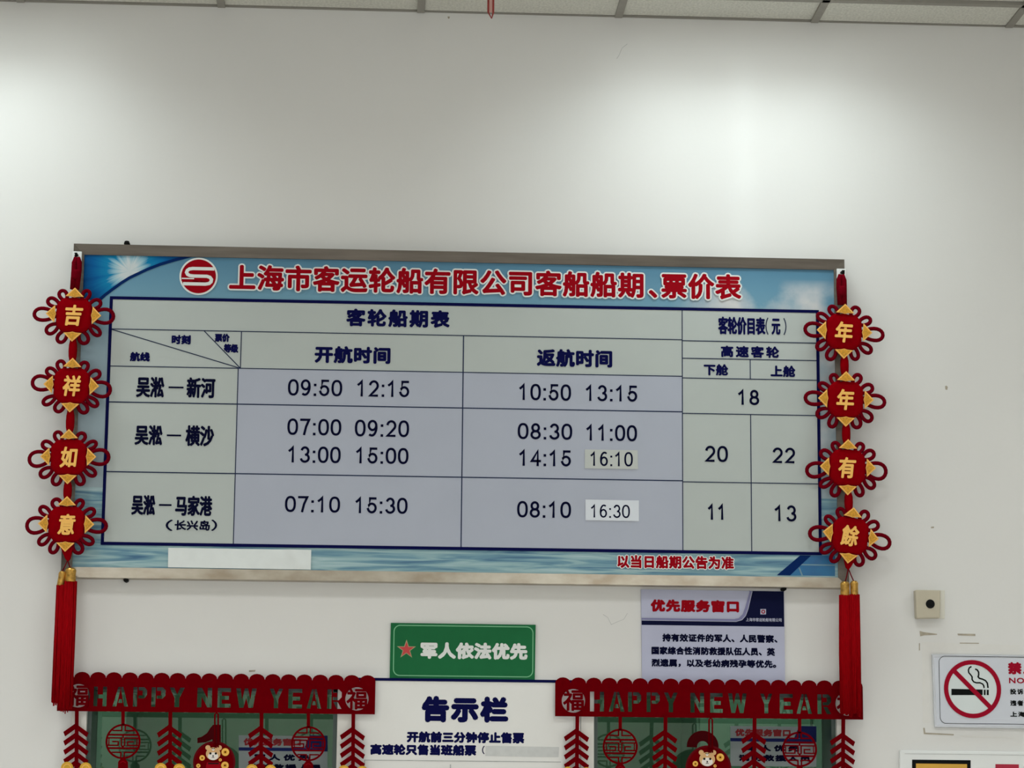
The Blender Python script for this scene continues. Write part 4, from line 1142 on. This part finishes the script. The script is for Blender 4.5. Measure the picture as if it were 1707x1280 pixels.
            h = MB(); h.disc(T_(-2, -10), 8.5*u*s_, yy-.003, .0005, 24, 6.5*u*s_); h.disc(T_(-2, -21), 2.2*u, yy-.003, .0005, 12); h.build('tiger_muzzle', M['catwhite'], d)
            h = MB()
            for a, b, q_ in ((-6.5, -14.5, 1.9), (2.5, -14.5, 1.9), (-2, -10.5, 1.2)): h.disc(T_(a, b), q_*u, yy-.0036, .0005, 12)
            h.stroke([T_(-4, -7.5), T_(-2, -8.5), T_(0, -7.5)], .9*u, yy-.0036, .0005)
            h.stroke([T_(-5, -23), T_(-2, -22), T_(1, -23)], 1*u, yy-.0036, .0005)
            h.build('tiger_features', M['cigblack'], d)
            MB().prism([T_(-12, 0), T_(10, 0), T_(14, 22), T_(-16, 22)], yy-.002, .0015).build('tiger_coat', M['redink'], d)
            MB().stroke([T_(-10, 2), T_(8, 2)], 2*u, yy-.0032, .0008).build('coat_belt', M['cigblack'], d)
    return rt
sl = lambda xa, ya, xb, yb_: (lambda x: ya+(yb_-ya)*(x-xa)/(xb-xa))
banner(96, 625.5, sl(137, 1119.5, 614, 1125.5), sl(100, 1184.5, 624, 1191),
       [('H',155,177),('A',187,213),('P',221,244),('P',251.5,275),('Y',281.5,307),('N',328,352.6),('E',362,384),('W',392.6,427),('Y',448.5,471),('E',480,503),('A',511,535),('R',545,569)],
       (130.5, 595), [('f', 128), ('m', 205), ('f', 284), (('p', 357, 1270.5, 35), 361), ('f', 436), ('m', 514), ('f', 589)],
       'left red felt banner with cut-out HAPPY NEW YEAR letters over the left ticket window', 1)
banner(925.5, 1438.5, sl(938, 1128, 1375, 1134.5), sl(926, 1192.5, 1438, 1200.5),
       [('H',983.5,1007),('A',1015,1041),('P',1047,1069),('P',1078,1100),('Y',1107,1130),('N',1151,1174),('E',1184,1205),('W',1214,1245),('Y',1267.5,1288),('E',1300,1322),('A',1328,1354),('R',1363,1386)],
       (956, 1412), [('f', 962.5), ('m', 1034), ('f', 1109.5), (('p', 1181, 1281, 38), 1184.5), ('f', 1258), ('m', 1333), ('f', 1406)],
       'right red felt banner with cut-out HAPPY NEW YEAR letters over the right ticket window', 2)

# things on the ticket window glass ----------------------------------
ny_ = GY-.003
c = P(351, 1240, ny_)
MB().prism(PP([(355, 1208), (368, 1208), (368, 1330), (354, 1330), (354, 1232), (343, 1237), (329, 1238.5), (329, 1230), (336, 1228), (345, 1222), (350, 1214)], ny_), ny_, .002).build('window_numeral', M['numeral'])
tag(center_origin(bpy.data.objects['window_numeral']), 'dark red numeral 1 on the left ticket window glass behind the round plaque', 'numeral')
c2 = P(1171.5, 1244, ny_)
uq = abs(P(1172, 1244, ny_)[0]-P(1171, 1244, ny_)[0])
two = MB()
pts = [(c2[0]+cos(radians(a))*18*uq, c2[1]+sin(radians(a))*17.5*uq) for a in range(185, -45, -15)] + [(c2[0]-16*uq, c2[1]-62*uq), (c2[0]+26*uq, c2[1]-62*uq)]
two.stroke(pts, 17*uq, ny_, .002)
o = two.build('window_numeral', M['numeral'])
tag(center_origin(o), 'dark red numeral 2 on the right ticket window glass behind the round plaque', 'numeral')

def glass_poster(x0, x1, y0, lab):
    py_ = GY-.004
    c = P((x0+x1)/2, y0+40, py_)
    r = root('glass_poster', (c[0], py_, c[1]), lab, 'poster')
    MB().prism(PP([(x0, y0), (x1, y0+1.5), (x1, y0+68), (x0, y0+66.5)], py_), py_, .0006).build('poster_sheet', M['offpaper'], r)
    w = x1-x0
    MB().prism(PP([(x0, y0+20), (x1, y0+21.5), (x1, y0+27), (x0, y0+25.5)], py_-.0005), py_-.0005, .0003).build('blue_stripe', M['blueink'], r)
    MB().prism(PP([(x0+w*.80, y0), (x1, y0+.5), (x1, y0+22), (x0+w*.74, y0+20.5)], py_-.0005), py_-.0005, .0003).build('blue_corner', M['blueink'], r)
    text('优先服务窗口', (x0+8, x0+w*.70, y0+5, y0+17.5), py_-.0008, M['dimred'], r, .9, 1.08)
    text('军人优先', (x0+26, x0+w*.80, y0+31.5, y0+42.5), py_-.0008, M['ink'], r, .9, 1.55)
    text('消防救援人员', (x0+14, x0+w*.93, y0+48, y0+59), py_-.0008, M['ink'], r, .9, 1.2)
glass_poster(398, 546, 1225.5, 'pale service poster with blue stripe stuck on the left ticket window')
glass_poster(1217.5, 1361, 1210, 'pale service poster with blue stripe stuck on the right ticket window')

# red streamer hanging from the ceiling ------------------------------
sy2 = -.5
c = P(819, -40, sy2)
st_ = root('ceiling_streamer', (c[0], sy2, ZC), 'thin red streamer hanging from the ceiling near the top edge', 'ornament')
uu2 = abs(P(820, 0, sy2)[0]-P(819, 0, sy2)[0])
zt_ = ZC-.008
a = P(813.5, 20, sy2); b_ = P(822, 21, sy2); t_ = P(819.5, 31, sy2)
for p in (a, b_):
    MB().tube([(p[0], sy2, zt_), (p[0]+.3*uu2, sy2, p[1]), (t_[0], sy2, t_[1])], [1.6*uu2, 1.6*uu2, .7*uu2], 6).build('red_strand', mat('streamer_red', lin((150, 45, 40)), .6), st_)
MB().prism([(a[0], zt_), (b_[0], zt_), (b_[0], b_[1]), (a[0], a[1])], sy2+.001, .001).build('pale_ribbon', mat('pale_ribbon', lin((205, 160, 150)), .6), st_)
